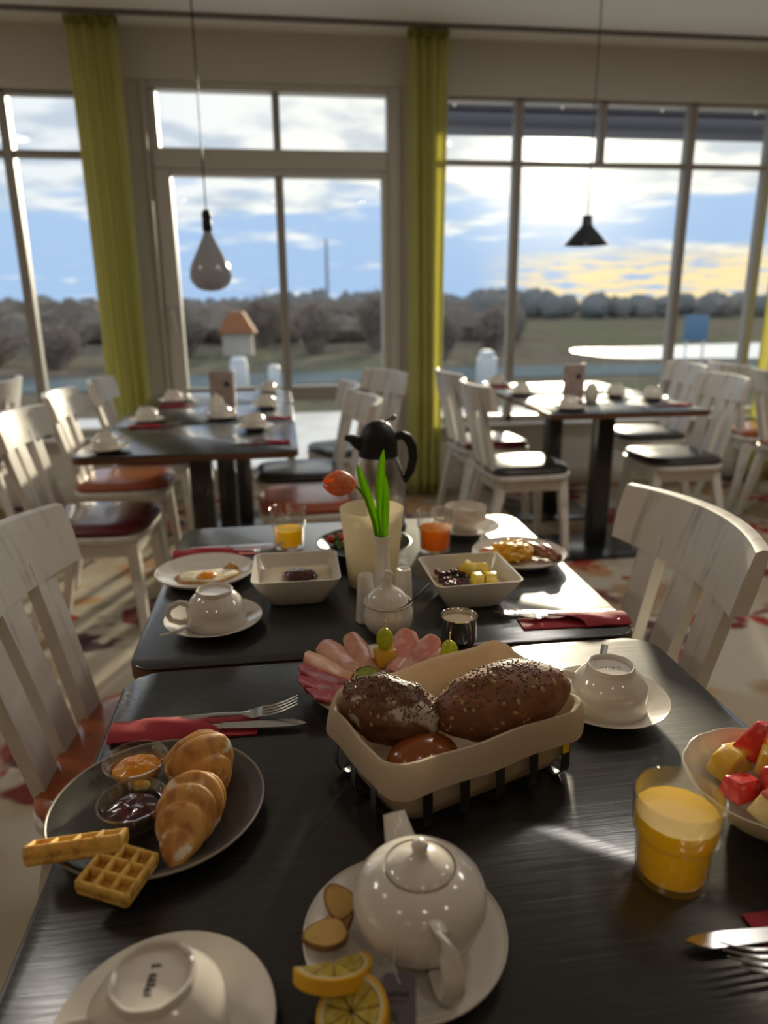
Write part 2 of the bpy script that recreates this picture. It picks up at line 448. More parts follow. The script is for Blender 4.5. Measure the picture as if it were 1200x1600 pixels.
# ------------------------------------------------------------ outside
GZ = -2.5
ground_m = mat('winter_field', (.15, .13, .105), .95, spec=0, noise=[(.035, (.135, .14, .095), .42, .60), (.15, (.19, .16, .13), .5, .7), (.6, (.08, .066, .055), .56, .75)])
struct(MB().box(-500, 600, 5.6, 900, GZ - .3, GZ).ob('ground', ground_m, smooth=False))
pave_m = mat('pale_forecourt', (.62, .62, .62), .8, spec=.1, noise=(.4, (.50, .50, .50), .45, .65))
struct(MB().box(-26, 9, 6.2, 25.5, GZ, GZ + .05).ob('terrain_forecourt', pave_m, smooth=False))
water_m = mat('sky_whitened_pond', (.85, .85, .83), .34, spec=1.0)  # base colour whitened to carry the bright sky reflection on the water
canal_m = mat('canal_water', (.14, .175, .19), .9, spec=0)
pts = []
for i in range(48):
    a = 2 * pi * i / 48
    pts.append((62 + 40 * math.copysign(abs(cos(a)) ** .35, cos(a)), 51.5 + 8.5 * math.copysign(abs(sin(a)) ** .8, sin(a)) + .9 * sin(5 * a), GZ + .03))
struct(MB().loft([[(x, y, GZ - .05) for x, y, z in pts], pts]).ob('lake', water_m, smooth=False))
cg = [[(x, y + 1.0 * sin(x * .09), GZ + .03) for x in range(-70, 71, 5)] for y in (35.0, 41.0)]
struct(MB().sheet(cg, .06).ob('water_channel', canal_m, smooth=False))
# far treeline: hundreds of crowns nobody could count
tl = MB(); rng = random.Random(5)
for i in range(420):
    x = lerp(-200, 300, i / 419) + rng.uniform(-2, 2); y = rng.uniform(150, 200)
    h = rng.uniform(4.2, 5.9) * (1 + .12 * sin(x * .045) + .08 * sin(x * .13))
    r = rng.uniform(1.8, 3.6)
    sd = rng.uniform(0, 99)
    tl.at((x, y, GZ + h * .5)).blob(r, r * .7, h * .55, 9, 7, lambda d: 1 + .28 * fbm(d + Vector((sd, 0, 0)), 2.2, 3))
tl.at()
tree_m = mat('mist_tinted_trees', (.22, .235, .235), .95, spec=0, noise=(.1, (.26, .245, .23), .45, .6))  # greyed base colour stands in for haze over the far trees
tl.ob('treeline', tree_m, kind='stuff', label='mist-tinted line of distant trees along the horizon')
tk = MB(); rng = random.Random(15)
for i in range(230):
    x = lerp(-70, 24, i / 229) + rng.uniform(-1, 1); y = rng.uniform(72, 98); h = rng.uniform(2.4, 4.3); r = rng.uniform(1.2, 2.6); sd = rng.uniform(0, 99)
    tk.at((x, y, GZ + h * .45)).blob(r, r, h * .55, 8, 6, lambda d: 1 + .35 * fbm(d + Vector((sd, 0, 0)), 2.6, 3))
tk.at()
tk.ob('thicket', mat('brown_thicket', (.20, .175, .15), .95, spec=0, noise=(.3, (.24, .20, .165), .45, .6)), kind='stuff', label='brownish winter thicket in front of the far treeline')
twig_m = mat('bare_twigs', (.30, .25, .215), .9)  # twig colour lightened so that it carries the outdoor haze
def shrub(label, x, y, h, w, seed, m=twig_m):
    rng = random.Random(seed); b = MB()
    for k in range(130):
        a = rng.uniform(0, 2 * pi); rr_ = sqrt(rng.random()) * w / 2; hh = h * (1 - .45 * (rr_ / (w / 2)) ** 2) * rng.uniform(.65, 1)
        p0 = Vector((rr_ * .25 * cos(a), rr_ * .25 * sin(a), 0)); p2 = Vector((rr_ * cos(a), rr_ * sin(a), hh)); p1 = p0.lerp(p2, .5) + Vector((rng.uniform(-.15, .15) * w, rng.uniform(-.15, .15) * w, .1 * h))
        b.tube([p0, p1, p2], [.05, .045, .02], 3)
        for q in range(5):
            t = rng.uniform(.35, 1); c = p1.lerp(p2, t) if t > .5 else p0.lerp(p1, t * 2)
            e = c + Vector((rng.uniform(-1, 1), rng.uniform(-1, 1), rng.uniform(.1, 1))) * (.22 * w)
            b.tube([c, e], [.04, .02], 3)
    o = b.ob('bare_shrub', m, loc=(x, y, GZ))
    tag(o, label, 'shrub', 'bare shrubs outside the windows')
for i, (x, y, h, wd, lb) in enumerate((
    (-18.5, 50, 2.4, 4.0, 'bare brown shrub outside, beyond the outermost left pane'),
    (-13.6, 47, 2.8, 3.2, 'bare brown shrub outside, just right of the left window bar'),
    (-9.4, 49, 3.2, 3.2, 'bare brown shrub outside, half hidden by the left curtain'),
    (-6.9, 55, 3.8, 3.2, 'bare brown shrub outside, behind the hanging glass bulb'),
    (-1.4, 66, 4.8, 4.2, 'bare tall shrub outside, behind the orange roofed shed'),
    (2.6, 57, 4.0, 3.8, 'bare brown shrub outside, just right of the balcony door mullion'),
    (7.6, 59, 5.0, 3.6, 'bare tall shrub outside, behind the right door pane edge'),
    (11.0, 50, 3.2, 2.8, 'bare brown shrub outside, left part of the wide window'),
    (15.4, 53, 3.6, 3.0, 'bare brown shrub outside, beside the first mullion of the wide window'))):
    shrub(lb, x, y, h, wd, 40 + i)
sh = thing('shed', 'small distant shed with an orange-brown roof and pale wall', 'shed', (-3.2, 57, GZ))
MB().box(-1.1, 1.1, -1, 1, 0, 1.7).ob('wall', mat('shed_wall', (.55, .50, .44), .8), sh, smooth=False)
MB().loft([[(-1.4, y, 1.65), (1.4, y, 1.65), (.5, y, 3.2), (-.5, y, 3.2)] for y in (-1.3, 1.3)]).ob('roof', mat('shed_roof', (.42, .17, .08), .8), sh, smooth=False)
pale = mat('pale_post_paint', (.68, .70, .72), .5)
def post(label, x, y, w_, h):
    o = thing('pale_post', label, 'post', (x, y, GZ + .05 if y < 25.5 else GZ), 0, 'pale posts outside')
    MB().rbox(-w_ / 2, w_ / 2, -w_ / 2, w_ / 2, 0, h * .8, .05).ob('shaft', pale, o)
    MB().lathe([(0, h * .8), (w_ * .45, h * .8), (w_ * .5, h * .9), (w_ * .3, h), (0, h)], 16).ob('cap', pale, o)
post('wide pale post outside, in the left pane of the balcony door', -1.9, 33, .75, 1.5)
post('narrow pale post outside, right of the wide one behind the balcony door', -.35, 32, .5, 1.2)
post('pale post outside, left of the first mullion of the wide window', 9.4, 33, .8, 1.6)
sg = thing('road_sign', 'blue square sign on two legs by the pond outside', 'sign', (24.4, 41, GZ))
MB().rbox(-.75, .75, -.03, .03, 1.4, 2.9, .02).ob('panel', mat('sign_blue', (.13, .24, .38), .5), sg)
for x in (-.55, .55): MB().tube([(x, 0, 0), (x, 0, 1.45)], .06, 8).ob('leg', pale, sg)
ms = MB().tube([(0, 0, 0), (0, 0, 15)], [.45, .25], 6)
tag(ms.ob('mast', mat('mast_grey', (.36, .42, .50), .7), loc=(9.0, 140, GZ)), 'faint grey mast on the horizon behind the balcony door', 'mast')
# awning box over the wide window, with pairs of small white discs
aw = thing('awning_box', 'dark blue grey awning box outside above the wide window', 'awning', (0, 5.45, 0))
awm = mat('awning_navy', (.055, .065, .11), .5)
MB().rbox(.98, 4.9, 0, .30, 2.435, 2.53, .01).ob('rail', awm, aw); MB().rbox(.98, 4.9, .01, .32, 2.535, 2.66, .02).ob('housing', mat('awning_navy_dark', (.035, .04, .07), .45), aw)
for x in (1.27, 2.05, 2.80, 3.53):
    for z in (2.57, 2.625):
        MB().lathe([(0, .012), (.008, .010), (.012, 0), (.012, -.005)], 10).ob('white_disc', mat('disc_white', (.85, .85, .82), .4), aw, loc=(x, .008, z), rot=(RAD(90), 0, 0))
for x in (1.0, 4.88): MB().rbox(x - .02, x + .02, -.46, .01, 2.56, 2.62, .005).ob('bracket', awm, aw)

# ------------------------------------------------------------ pendants
def cord(b, x, y, z0): b.tube([(0, 0, z0), (0, 0, CEIL)], .0035, 6)
p = thing('bulb_pendant', 'large grey glass bulb pendant hanging over the left back table', 'lamp', (-.30, 3.5, 0))
b = MB(); cord(b, 0, 0, 1.655); b.ob('cord', black, p)
MB().lathe([(0, 1.66), (.012, 1.658), (.02, 1.645), (.021, 1.625), (.018, 1.618), (.021, 1.61), (.021, 1.575), (.018, 1.568), (0, 1.568)], 24).ob('socket', black, p)
bp_ = [(.016, 1.568), (.022, 1.550), (.034, 1.525), (.056, 1.480), (.078, 1.438), (.090, 1.405), (.093, 1.380), (.086, 1.352), (.064, 1.328), (.034, 1.316), (0, 1.313)]
MB().lathe(bp_, 40).ob('glass_bulb', mat('silvered_bulb_glass', (.44, .44, .48), .15, coat=.4, transl=.5), p)
MB().lathe([(0, 1.568), (.007, 1.566), (.007, 1.50), (.012, 1.49), (.012, 1.42), (.004, 1.40), (0, 1.40)], 16).ob('inner_stem', mat('milk_glass', (.55, .55, .58), .3), p)
p = thing('cone_pendant', 'small black cone pendant hanging over the right back table', 'lamp', (1.615, 3.85, 0))
b = MB(); cord(b, 0, 0, 1.68); b.ob('cord', mat('cord_grey', (.12, .12, .13), .5), p)
MB().lathe([(0, 1.685), (.024, 1.683), (.026, 1.64), (.034, 1.628), (.112, 1.542), (.109, 1.539), (.03, 1.622), (.02, 1.63), (0, 1.63)], 40).ob('shade', mat('shade_black', (.02, .022, .035), .45), p)
MB().at((0, 0, 1.57)).blob(.022, .022, .03, 16, 10).at().ob('bulb', mat('opal', (.8, .78, .72), .3), p)
MB().lathe([(0, 1.60), (.014, 1.60), (.014, 1.632), (0, 1.632)], 12).ob('socket', black, p)

# ------------------------------------------------------------ tables
def table_top_mat():
    m = bpy.data.materials.new('black_woodgrain'); m.use_nodes = True; nt = m.node_tree; N = nt.nodes.new; L = nt.links.new
    b = nt.nodes['Principled BSDF']; b.inputs['Base Color'].default_value = (.012, .011, .011, 1); b.inputs['Roughness'].default_value = .36
    b.inputs['Specular IOR Level'].default_value = .6; b.inputs['Coat Weight'].default_value = .45; b.inputs['Coat Roughness'].default_value = .5
    tc = N('ShaderNodeTexCoord')
    hs = []
    for sc, st, det in (((8, 430, 8), .55, 6), ((40, 1100, 40), .3, 3)):
        mp = N('ShaderNodeMapping'); mp.inputs['Scale'].default_value = sc; L(tc.outputs['Object'], mp.inputs[0])
        n = N('ShaderNodeTexNoise'); n.inputs['Scale'].default_value = 1; n.inputs['Detail'].default_value = det; n.inputs['Distortion'].default_value = .6; L(mp.outputs[0], n.inputs['Vector'])
        hs.append((n.outputs[0], st))
    nrm = None
    for h, st in hs:
        bp = N('ShaderNodeBump'); bp.inputs['Strength'].default_value = st; bp.inputs['Distance'].default_value = .00013; L(h, bp.inputs['Height'])
        if nrm: L(nrm, bp.inputs['Normal'])
        nrm = bp.outputs[0]
    L(nrm, b.inputs['Normal'])
    cr = N('ShaderNodeMapRange'); L(hs[0][0], cr.inputs[0]); cr.inputs[1].default_value = .45; cr.inputs[2].default_value = .75
    cm = N('ShaderNodeMix'); cm.data_type = 'RGBA'; L(cr.outputs[0], cm.inputs[0]); cm.inputs[6].default_value = (.009, .009, .009, 1); cm.inputs[7].default_value = (.022, .021, .020, 1); L(cm.outputs[2], b.inputs['Base Color'])
    r = N('ShaderNodeMapRange'); L(hs[0][0], r.inputs[0]); r.inputs[1].default_value = .3; r.inputs[2].default_value = .75; r.inputs[3].default_value = .13; r.inputs[4].default_value = .28
    L(r.outputs[0], b.inputs['Roughness'])
    return m
TOPM = table_top_mat()
edge_m = mat('plywood_edge', (.16, .065, .03), .5, noise=((3, 3, 300), (.09, .035, .018), .4, .6))
def table(label, x0, x1, y0, y1, col_x=None, col_y=None, z=.75, group='restaurant tables', rad=.045, cw=.045):
    cx, cy = (x0 + x1) / 2, (y0 + y1) / 2; a, b = (x1 - x0) / 2, (y1 - y0) / 2
    t = thing('restaurant_table', label, 'table', (cx, cy, 0), 0, group)
    m = MB(); m.loft([rr(a - .001, b - .001, rad, z - .004), rr(a - .001, b - .001, rad, z - .001), rr(a - .002, b - .002, rad, z)], True, True); m.ob('tabletop', TOPM, t)
    m = MB(); m.loft([rr(a - .003, b - .003, rad, z - .026), rr(a, b, rad, z - .024), rr(a, b, rad, z - .0045), rr(a - .003, b - .003, rad, z - .0042)]); m.ob('edge', edge_m, t)
    ox = (col_x - cx) if col_x is not None else 0; oy = (col_y - cy) if col_y is not None else 0
    MB().at((ox, oy, 0)).rbox(-cw, cw, -cw, cw, .017, z - .030, .008).ob('column', black_metal, t)
    MB().at((ox, oy, 0)).rbox(-.24, .24, -.2, .2, .0005, .0165, .006).ob('base_plate', black_metal, t)
    MB().at((ox, oy, 0)).rbox(-.2, .2, -.16, .16, z - .0300, z - .0262, .002).ob('mounting_plate', black_metal, t)
    return t
table('dark table in front, holding the bread basket and teapot', -.2385, .5515, .285, .968)
table('dark table behind the front one, holding the vase and square bowls', -.2445, .5475, .976, 1.665)
table('back left table, the row end nearest the front tables', -.745, .045, 2.56, 3.20, -.345, 2.95)
table('back left table, middle of its row', -.745, .045, 3.205, 3.83, -.30, 3.62)
table('back left table, beside the balcony door', -.745, .045, 3.835, 4.44, -.25, 4.2)
table('back right table under the cone pendant, nearest the front tables', 1.235, 2.035, 3.19, 3.855, 1.60, 3.44)
table('back right table next to the wide window', 1.235, 2.035, 3.86, 4.52, 1.60, 4.12)

# ------------------------------------------------------------ chairs
leather = {
 'dark_red': mat('dark_red_leather', (.115, .016, .020), .30, coat=.3, bump=(60, .1, .003)),
 'orange': mat('orange_leather', (.36, .085, .035), .32, coat=.3, bump=(60, .1, .003)),
 'tan': mat('orange_brown_leather', (.40, .10, .028), .35, coat=.2, bump=(60, .1, .003)),
 'black': mat('black_leather', (.03, .028, .022), .34, coat=.35, bump=(60, .1, .003)),
}
def make_chair():
    t = thing('wooden_chair', '', 'chair')
    zs = .435
    # seat board: square behind, rounded in front; the chair faces +x
    def outline(k, z):
        out = []
        for i in range(40):
            a = 2 * pi * i / 40
            ca, sa = cos(a), sin(a)
            e = .55 if ca > 0 else .32
            x = .21 * (abs(ca) ** e) * (1 if ca > 0 else -1) * k
            y = (.205 + .012 * ca) * (abs(sa) ** (.50 if ca > 0 else .36)) * (1 if sa > 0 else -1) * k
            out.append((x, y, z))
        return out
    MB().loft([outline(.97, zs - .012), outline(1, zs - .006), outline(1, zs + .008), outline(.98, zs + .012)]).ob('seat_board', chair_paint, t)
    MB().loft([outline(.93, zs + .0125), outline(.985, zs + .022), outline(.985, zs + .032), outline(.93, zs + .045), outline(.75, zs + .053), outline(.4, zs + .056)]).ob('cushion', leather['black'], t)
    ap = MB()
    for a0, a1, b0, b1 in ((-.17, .17, .150, .168), (-.17, .17, -.168, -.150), (.155, .173, -.15, .15), (-.175, -.157, -.15, .15)):
        ap.rbox(a0, a1, b0, b1, zs - .075, zs - .0125, .003, 1)
    ap.ob('apron', chair_paint, t)
    for sx in (1, -1):
        for sy in (1, -1):
            top = Vector((sx * .155, sy * .15, zs - .013)); bot = Vector((sx * (.185 if sx > 0 else .245), sy * .185, .0015))
            MB().loft([[(lerp(top.x, bot.x, k) + dx * q, lerp(top.y, bot.y, k) + dy * q, lerp(top.z, bot.z, k)) for dx, dy in ((1, 1), (-1, 1), (-1, -1), (1, -1))]
                       for k, q in ((0, .021), (.2, .021), (1, .014))]).ob('leg', chair_paint, t, sharp=30)
    # back: three flat slats raked backwards and one broad bowed top rail
    def bx(z, y):                                    # back surface x
        k = (z - .42) / .46
        return -.185 - .085 * k - .012 * k * k +   .055 * (y / .22) ** 2 * (.35 + .65 * k) - .02 * k
    for yb, yt, w0, w1 in ((-.105, -.124, .031, .035), (0, 0, .032, .035), (.105, .124, .031, .035)):
        loops = []
        for i in range(9):
            k = i / 8; z = lerp(zs - .04, .80, k); yc = lerp(yb, yt, k); wd = lerp(w0, w1, k)
            xc = bx(z, yc); sl = .07 * yc / .22
            loops.append([(xc + .0125 + sl * dy, yc + dy, z) if f else (xc - .0125 + sl * dy, yc + dy, z) for f, dy in ((1, -wd), (1, wd), (0, wd), (0, -wd))])
        MB().loft(loops).ob('back_slat', chair_paint, t, sharp=30)
    loops = []
    for i in range(15):
        u = i / 14 * 2 - 1; y = u * .222
        zt = .885 - .004 * u * u; zb = .758 + .008 * u * u
        f = .0165
        loops.append([(bx(zb, y) + f, y * .97, zb), (bx((zb + zt) / 2, y) + f, y * .99, (zb + zt) / 2), (bx(zt, y) + f - .004, y, zt - .004), (bx(zt, y), y, zt), (bx(zt, y) - f + .004, y, zt - .003), (bx((zb + zt) / 2, y) - f, y * .99, (zb + zt) / 2), (bx(zb, y) - f, y * .97, zb)])
    MB().loft(loops).ob('top_rail', chair_paint, t, sharp=35)
    return t
CH = make_chair()
chairs = [
 ('white chair with an orange-brown seat at the left of the front table', -.232, 1.215, -5, 'tan'),
 ('white chair pushed under the right side of the front tables', .487, 1.195, 180, 'black'),
 ('white chair with a dark red seat beside the back left table, nearest the camera', -.725, 2.80, -4, 'dark_red'),
 ('white chair with an orange-red seat tucked in left of the back left table', -.755, 3.47, 0, 'orange'),
 ('white chair at the left side of the back left tables, nearest the lime curtain', -.70, 4.02, 0, 'dark_red'),
 ('white chair with an orange seat right of the back left table, behind the tulip', .085, 2.96, 182, 'orange'),
 ('black seated white chair behind the orange seated one, right of the back left tables', .055, 3.50, 180, 'black'),
 ('white chair seen from its back in front of the middle curtain', .36, 4.05, 205, 'black'),
 ('black seated white chair left of the back right table, nearest the camera', 1.18, 3.45, 3, 'black'),
 ('red seated white chair behind the black seated one, left of the back right tables', 1.19, 4.10, 6, 'dark_red'),
 ('black seated white chair right of the back right table, nearest the camera', 2.03, 3.52, 180, 'black'),
 ('black seated white chair right of the back right tables, nearest the window', 2.22, 4.20, 180, 'black'),
 ('white chair facing right beside the right curtain, its back to the tables', 2.98, 4.18, 0, 'orange'),
 ('white chair cut by the right edge of the photo, its back to the tables', 2.93, 3.66, -4, 'orange'),
 ('white chair at the far left by the left window, seen from its back', -1.72, 4.15, 185, 'dark_red'),
]
for i, (lb, x, y, r, lt) in enumerate(chairs):
    if i == 0:
        CH.location = (x, y, 0); CH.rotation_euler = (0, 0, RAD(r)); CH['label'] = lb; CH['group'] = 'white wooden chairs'
        for c in CH.children:
            if c.name.startswith('cushion'): c.data.materials.clear(); c.data.materials.append(leather[lt])
    else: dup(CH, lb, (x, y, 0), RAD(r), mats={'cushion': leather[lt]})

# ------------------------------------------------------------ tableware builders
T = .7503
def make_saucer():
    t = thing('saucer', '', 'saucer')
    MB().lathe([(0, .0045), (.030, .0045), (.046, .006), (.060, .0105), (.0735, .0168), (.0785, .0185), (.0790, .0176), (.074, .0150), (.058, .0072), (.040, .0018), (.034, 0), (.030, 0), (.028, .0015), (0, .0015)], 56).ob('dish', china, t)
    return t
def make_cup(mark):
    t = thing('coffee_cup', '', 'cup')
    foot = lambda a, r, z: 1 + (.012 * cos(8 * a) if z > .0525 and r > .02 else 0)
    MB().lathe([(0, .0475), (.028, .0455), (.040, .034), (.0442, .022), (.0456, .002), (.0466, 0), (.0480, .002), (.0478, .018), (.0474, .0285), (.0464, .0335), (.0436, .0375), (.0380, .0455), (.0325, .0508), (.0298, .0530), (.0293, .0585), (.0282, .0600), (.0264, .0592), (.0258, .0545), (0, .0537)], 56, foot).ob('bowl', china, t)
    MB().tube([(.0445, 0, .040), (.056, 0, .044), (.070, 0, .040), (.0755, 0, .028), (.071, 0, .016), (.058, 0, .010), (.0465, 0, .010)], [.0055, .005, .0045, .0045, .0045, .005, .0055], 10, (1.0, .75), up=(0, 1, 0)).ob('handle', china, t)
    if mark:
        m = MB(); rng = random.Random(mark)
        for i in range(7):
            if i == 1: continue
            m.box(-.009 + i * .0028, -.0073 + i * .0028, -.0022 + rng.uniform(-.0004, .0006), rng.uniform(.0008, .0024), .0538, .0541)
            m.box(-.0085 + i * .0028, -.0065 + i * .0028, -.0022, -.0012, .0538, .0541)
        m.v = [(1.35 * q[0], 1.5 * q[1], q[2]) for q in m.v]; m.ob('maker_mark', mat('mark_black' if mark == 1 else 'mark_grey', (.012, .012, .012) if mark == 1 else (.30, .30, .27), .4), t, rot=(0, 0, RAD(64 if mark == 1 else 10)))
    return t
def make_spoon():
    t = thing('teaspoon', '', 'spoon')
    MB().tube([(0, 0, .0012), (.02, 0, .0014), (.06, 0, .0045), (.085, 0, .004), (.092, 0, .003)], [.0048, .0046, .0026, .0022, .0035], 10, (1, .32)).ob('handle', steel, t)
    MB().at((.110, 0, .0035)).blob(.021, .0125, .0055, 20, 12, lambda d: Vector((d.x, d.y, d.z if d.z < 0 else d.z * -.35))).at().ob('bowl', steel, t)
    return t
def make_fork():
    t = thing('fork', '', 'fork')
    MB().tube([(0, 0, .0018), (.03, 0, .0018), (.085, 0, .006), (.115, 0, .0045), (.126, 0, .003)], [.0085, .0078, .0038, .0034, .0075], 10, (1, .22)).ob('handle', steel, t)
    m = MB()
    g = [[(.122 + .020 * i / 4, lerp(-1, 1, j / 6) * (.0075 + .0040 * min(1, i / 2)), .0030 - .0015 * sin(pi * i / 4) + .0006 * i) for j in range(7)] for i in range(5)]
    m.sheet(g, .0016)
    for k in range(4):
        y = -.0102 + k * .0068
        m.tube([(.140, y, .0050), (.155, y, .0065), (.170, y, .0110), (.187, y, .0185)], [.0019, .0019, .0017, .0010], 6, (1, .55))
    m.ob('tines', steel, t)
    return t
def make_knife():
    t = thing('knife', '', 'knife')
    MB().tube([(0, 0, .003), (.02, 0, .003), (.075, 0, .003), (.098, 0, .003), (.102, 0, .003)], [.0078, .0085, .0068, .0052, .0062], 10, (1, .35)).ob('handle', steel, t)
    loops = []
    for i in range(13):
        k = i / 12; x = lerp(.100, .205, k)
        lo = -.0055 - .005 * sin(pi * min(1, k * 1.1) * .55); hi = .0055 - .001 * k
        if k > .8: q = (k - .8) / .2; hi -= .010 * q * q; lo += .004 * q * q
        loops.append([(x, lo, .0027), (x, lo, .0032), (x, hi, .0040), (x, hi, .0020)])
    MB().loft(loops).ob('blade', steel, t, sharp=25)
    return t
def make_napkin():
    t = thing('paper_napkin', '', 'napkin')
    g = [[(.177 * i / 8, lerp(-.021, .021, j / 3), .0016 + .0006 * sin(2.3 * i + j)) for j in range(4)] for i in range(9)]
    MB().sheet(g, .0022).ob('under_layer', red_paper, t)
    # pocket flap: puffed over the handles, cut off on a diagonal
    rows = []
    for i in range(13):
        row = []
        for j in range(9):
            v = j / 8; y = lerp(-.0235, .0235, v)
            xe = lerp(.135, .070, v) + .006 * sin(v * 7)
            x = lerp(-.001, xe, i / 12)
            puff = .0105 * (sin(pi * v) ** .6) * (.55 + .45 * i / 12) + .0012 * sin(9 * i / 12 + 3 * v)
            row.append((x, y, .0038 + puff))
        rows.append(row)
    MB().sheet(rows, .0016).ob('pocket_flap', red_paper, t, sharp=60)
    return t
def make_tumbler(level, juice):
    t = thing('juice_glass', '', 'glass')
    rib = lambda a, r, z: 1 + (.010 * cos(14 * a) if (z > .056 and r < .0365) else 0)
    rb = lambda a, r, z: 1
    MB().lathe([(0, .0005), (.026, 0), (.0300, .001), (.0320, .004), (.0336, .044), (.0346, .0470), (.0372, .0505), (.0378, .0530), (.0396, .0865), (.0390, .0882), (.0376, .0870), (.0358, .0530), (.0352, .0510), (.0326, .0470), (.0316, .044), (.0300, .008), (.025, .0065), (0, .0062)], 56, rib).ob('tumbler', glassm, t)
    prof = [(0, .0066), (.0248, .0068), (.0296, .0084), (.0312, .044), (.0322, .0474), (.0347, .0514), (.0353, .0532)]
    top = [(lerp(.0353, .0371, (level - .0532) / .034), level)] if level > .0545 else []
    prof = [q for q in prof if q[1] < level - .0005] + (top or [(.0310, level)]) + [(0, level)]
    MB().lathe(prof, 56, rib).ob('juice', juice, t)
    return t
def make_square_bowl():
    t = thing('square_bowl', '', 'bowl')
    L = []
    for a, r, z in ((.038, .012, 0), (.043, .014, .0005), (.050, .016, .006), (.066, .016, .034), (.0755, .014, .0545), (.0765, .014, .0570), (.0745, .013, .0570), (.0735, .013, .0550), (.064, .015, .034), (.048, .016, .0085), (.030, .014, .0055)):
        L.append(rr(a, a, r, z, 5))
    MB().loft(L).ob('dish', china, t)
    return t
def plate(name, label, R, x, y, m, rim_m=None, h=.018, z=T, flat=.66):
    t = thing(name, label, 'plate', (x, y, z))
    prof = [(0, .0045), (R * flat * .9, .0045), (R * flat, .0058), (R * .84, h * .55), (R * .97, h - .001), (R, h - .0012), (R * .995, h - .0026), (R * .85, h * .33), (R * flat, .0012), (R * flat - .004, 0), (R * flat - .008, 0), (R * flat - .01, .0014), (0, .0014)]
    MB().lathe(prof, 72).ob('dish', m, t)
    q = MB().lathe([(R * .972, h - .0012), (R * .985, h + .0003), (R * .999, h - .0004), (R * 1.002, h - .0014), (R * .996, h - .0024), (R * .98, h - .0022)], 72)
    q.f += []
    q.ob('rim', rim_m or m, t)
    return t
SAU = make_saucer(); CUP = make_cup(0); SPO = make_spoon(); FORK = make_fork(); KNI = make_knife(); NAP = make_napkin(); SQB = make_square_bowl()
_first = {}
def place(src, label, x, y, z, rot=0, group=None, mats=None):
    if src.name not in _first:
        _first[src.name] = 1
        src.location = (x, y, z); src.rotation_euler = rot if isinstance(rot, (tuple, list)) else (0, 0, rot); src['label'] = label
        if group: src['group'] = group
        return src
    return dup(src, label, (x, y, z), rot, group, mats)
GS, GC, GN, GF, GK, GT = 'white saucers', 'white coffee cups', 'red paper napkins', 'forks', 'knives', 'teaspoons'

# ------------------------------------------------------------ front table, left: grey plate with pastries
dark_glaze = mat('dark_glaze', (.045, .040, .035), .32, coat=.25, noise=(14, (.07, .062, .055), .45, .7))
rim_glaze = mat('beige_rim', (.26, .22, .18), .4)
PX, PY = -.147, .655
plate('grey_plate', 'dark grey plate with a beige rim holding pastries, waffles and jams', .108, PX, PY, dark_glaze, rim_glaze, .019)
ZP = T + .0048
dishglass = glass('dish_glass', (.93, .94, .93), .10, .9, .02, 2)
def jam_dish(label, jl, x, y, jm, seed):
    t = thing('jam_dish', label, 'dish', (x, y, ZP + .0002), 0, 'small glass jam dishes')
    MB().lathe([(0, 0), (.021, 0), (.024, .002), (.030, .014), (.0335, .026), (.0348, .0285), (.0342, .0300), (.0325, .0297), (.0310, .026), (.0268, .013), (.020, .0045), (0, .0035)], 48).ob('bowl', dishglass, t)
    rng = random.Random(seed); off = Vector((seed, 0, 0))
    vs = MB()
    def top(x_, y_): 
        r = sqrt(x_ * x_ + y_ * y_)
        return .0165 + .0050 * fbm(Vector((x_ * 75, y_ * 75, 0)) + off, 1, 3) * (1 - (r / .0275) ** 4) + .006 * (1 - (r / .028) ** 2)
    rows = [[(0, 0, top(0, 0))]]
    loops = []
    for r, z in ((.0190, .0050), (.0248, .0125), (.0262, .0155)): loops.append([(r * cos(2 * pi * i / 32), r * sin(2 * pi * i / 32), z) for i in range(32)])
    for r in (.0255, .022, .018, .0135, .009, .004): loops.append([(r * cos(2 * pi * i / 32), r * sin(2 * pi * i / 32), top(r * cos(2 * pi * i / 32), r * sin(2 * pi * i / 32))) for i in range(32)])
    MB().loft(loops).ob('jam', jm, t, label=jl)
or_jam = mat('apricot_jam', (.80, .28, .015), .12, coat=.6, sss=.25, transl=.2, noise=(120, (.88, .44, .04), .4, .65))
ch_jam = mat('cherry_jam', (.045, .004, .010), .08, coat=.8, noise=(90, (.10, .006, .016), .45, .7))
jam_dish('glass dish of orange apricot jam on the grey plate', 'orange jam', -.1775, .7075, or_jam, 3)
jam_dish('glass dish of dark cherry jam on the grey plate', 'dark red jam', -.168, .6385, ch_jam, 8)
pastry = mat('croissant_crust', (.66, .34, .085), .5, sss=.1, noise=[((60, 60, 20), (.44, .17, .035), .46, .66), (46, (.86, .76, .60), .56, .66, 7)], bump=(150, .2, .002))
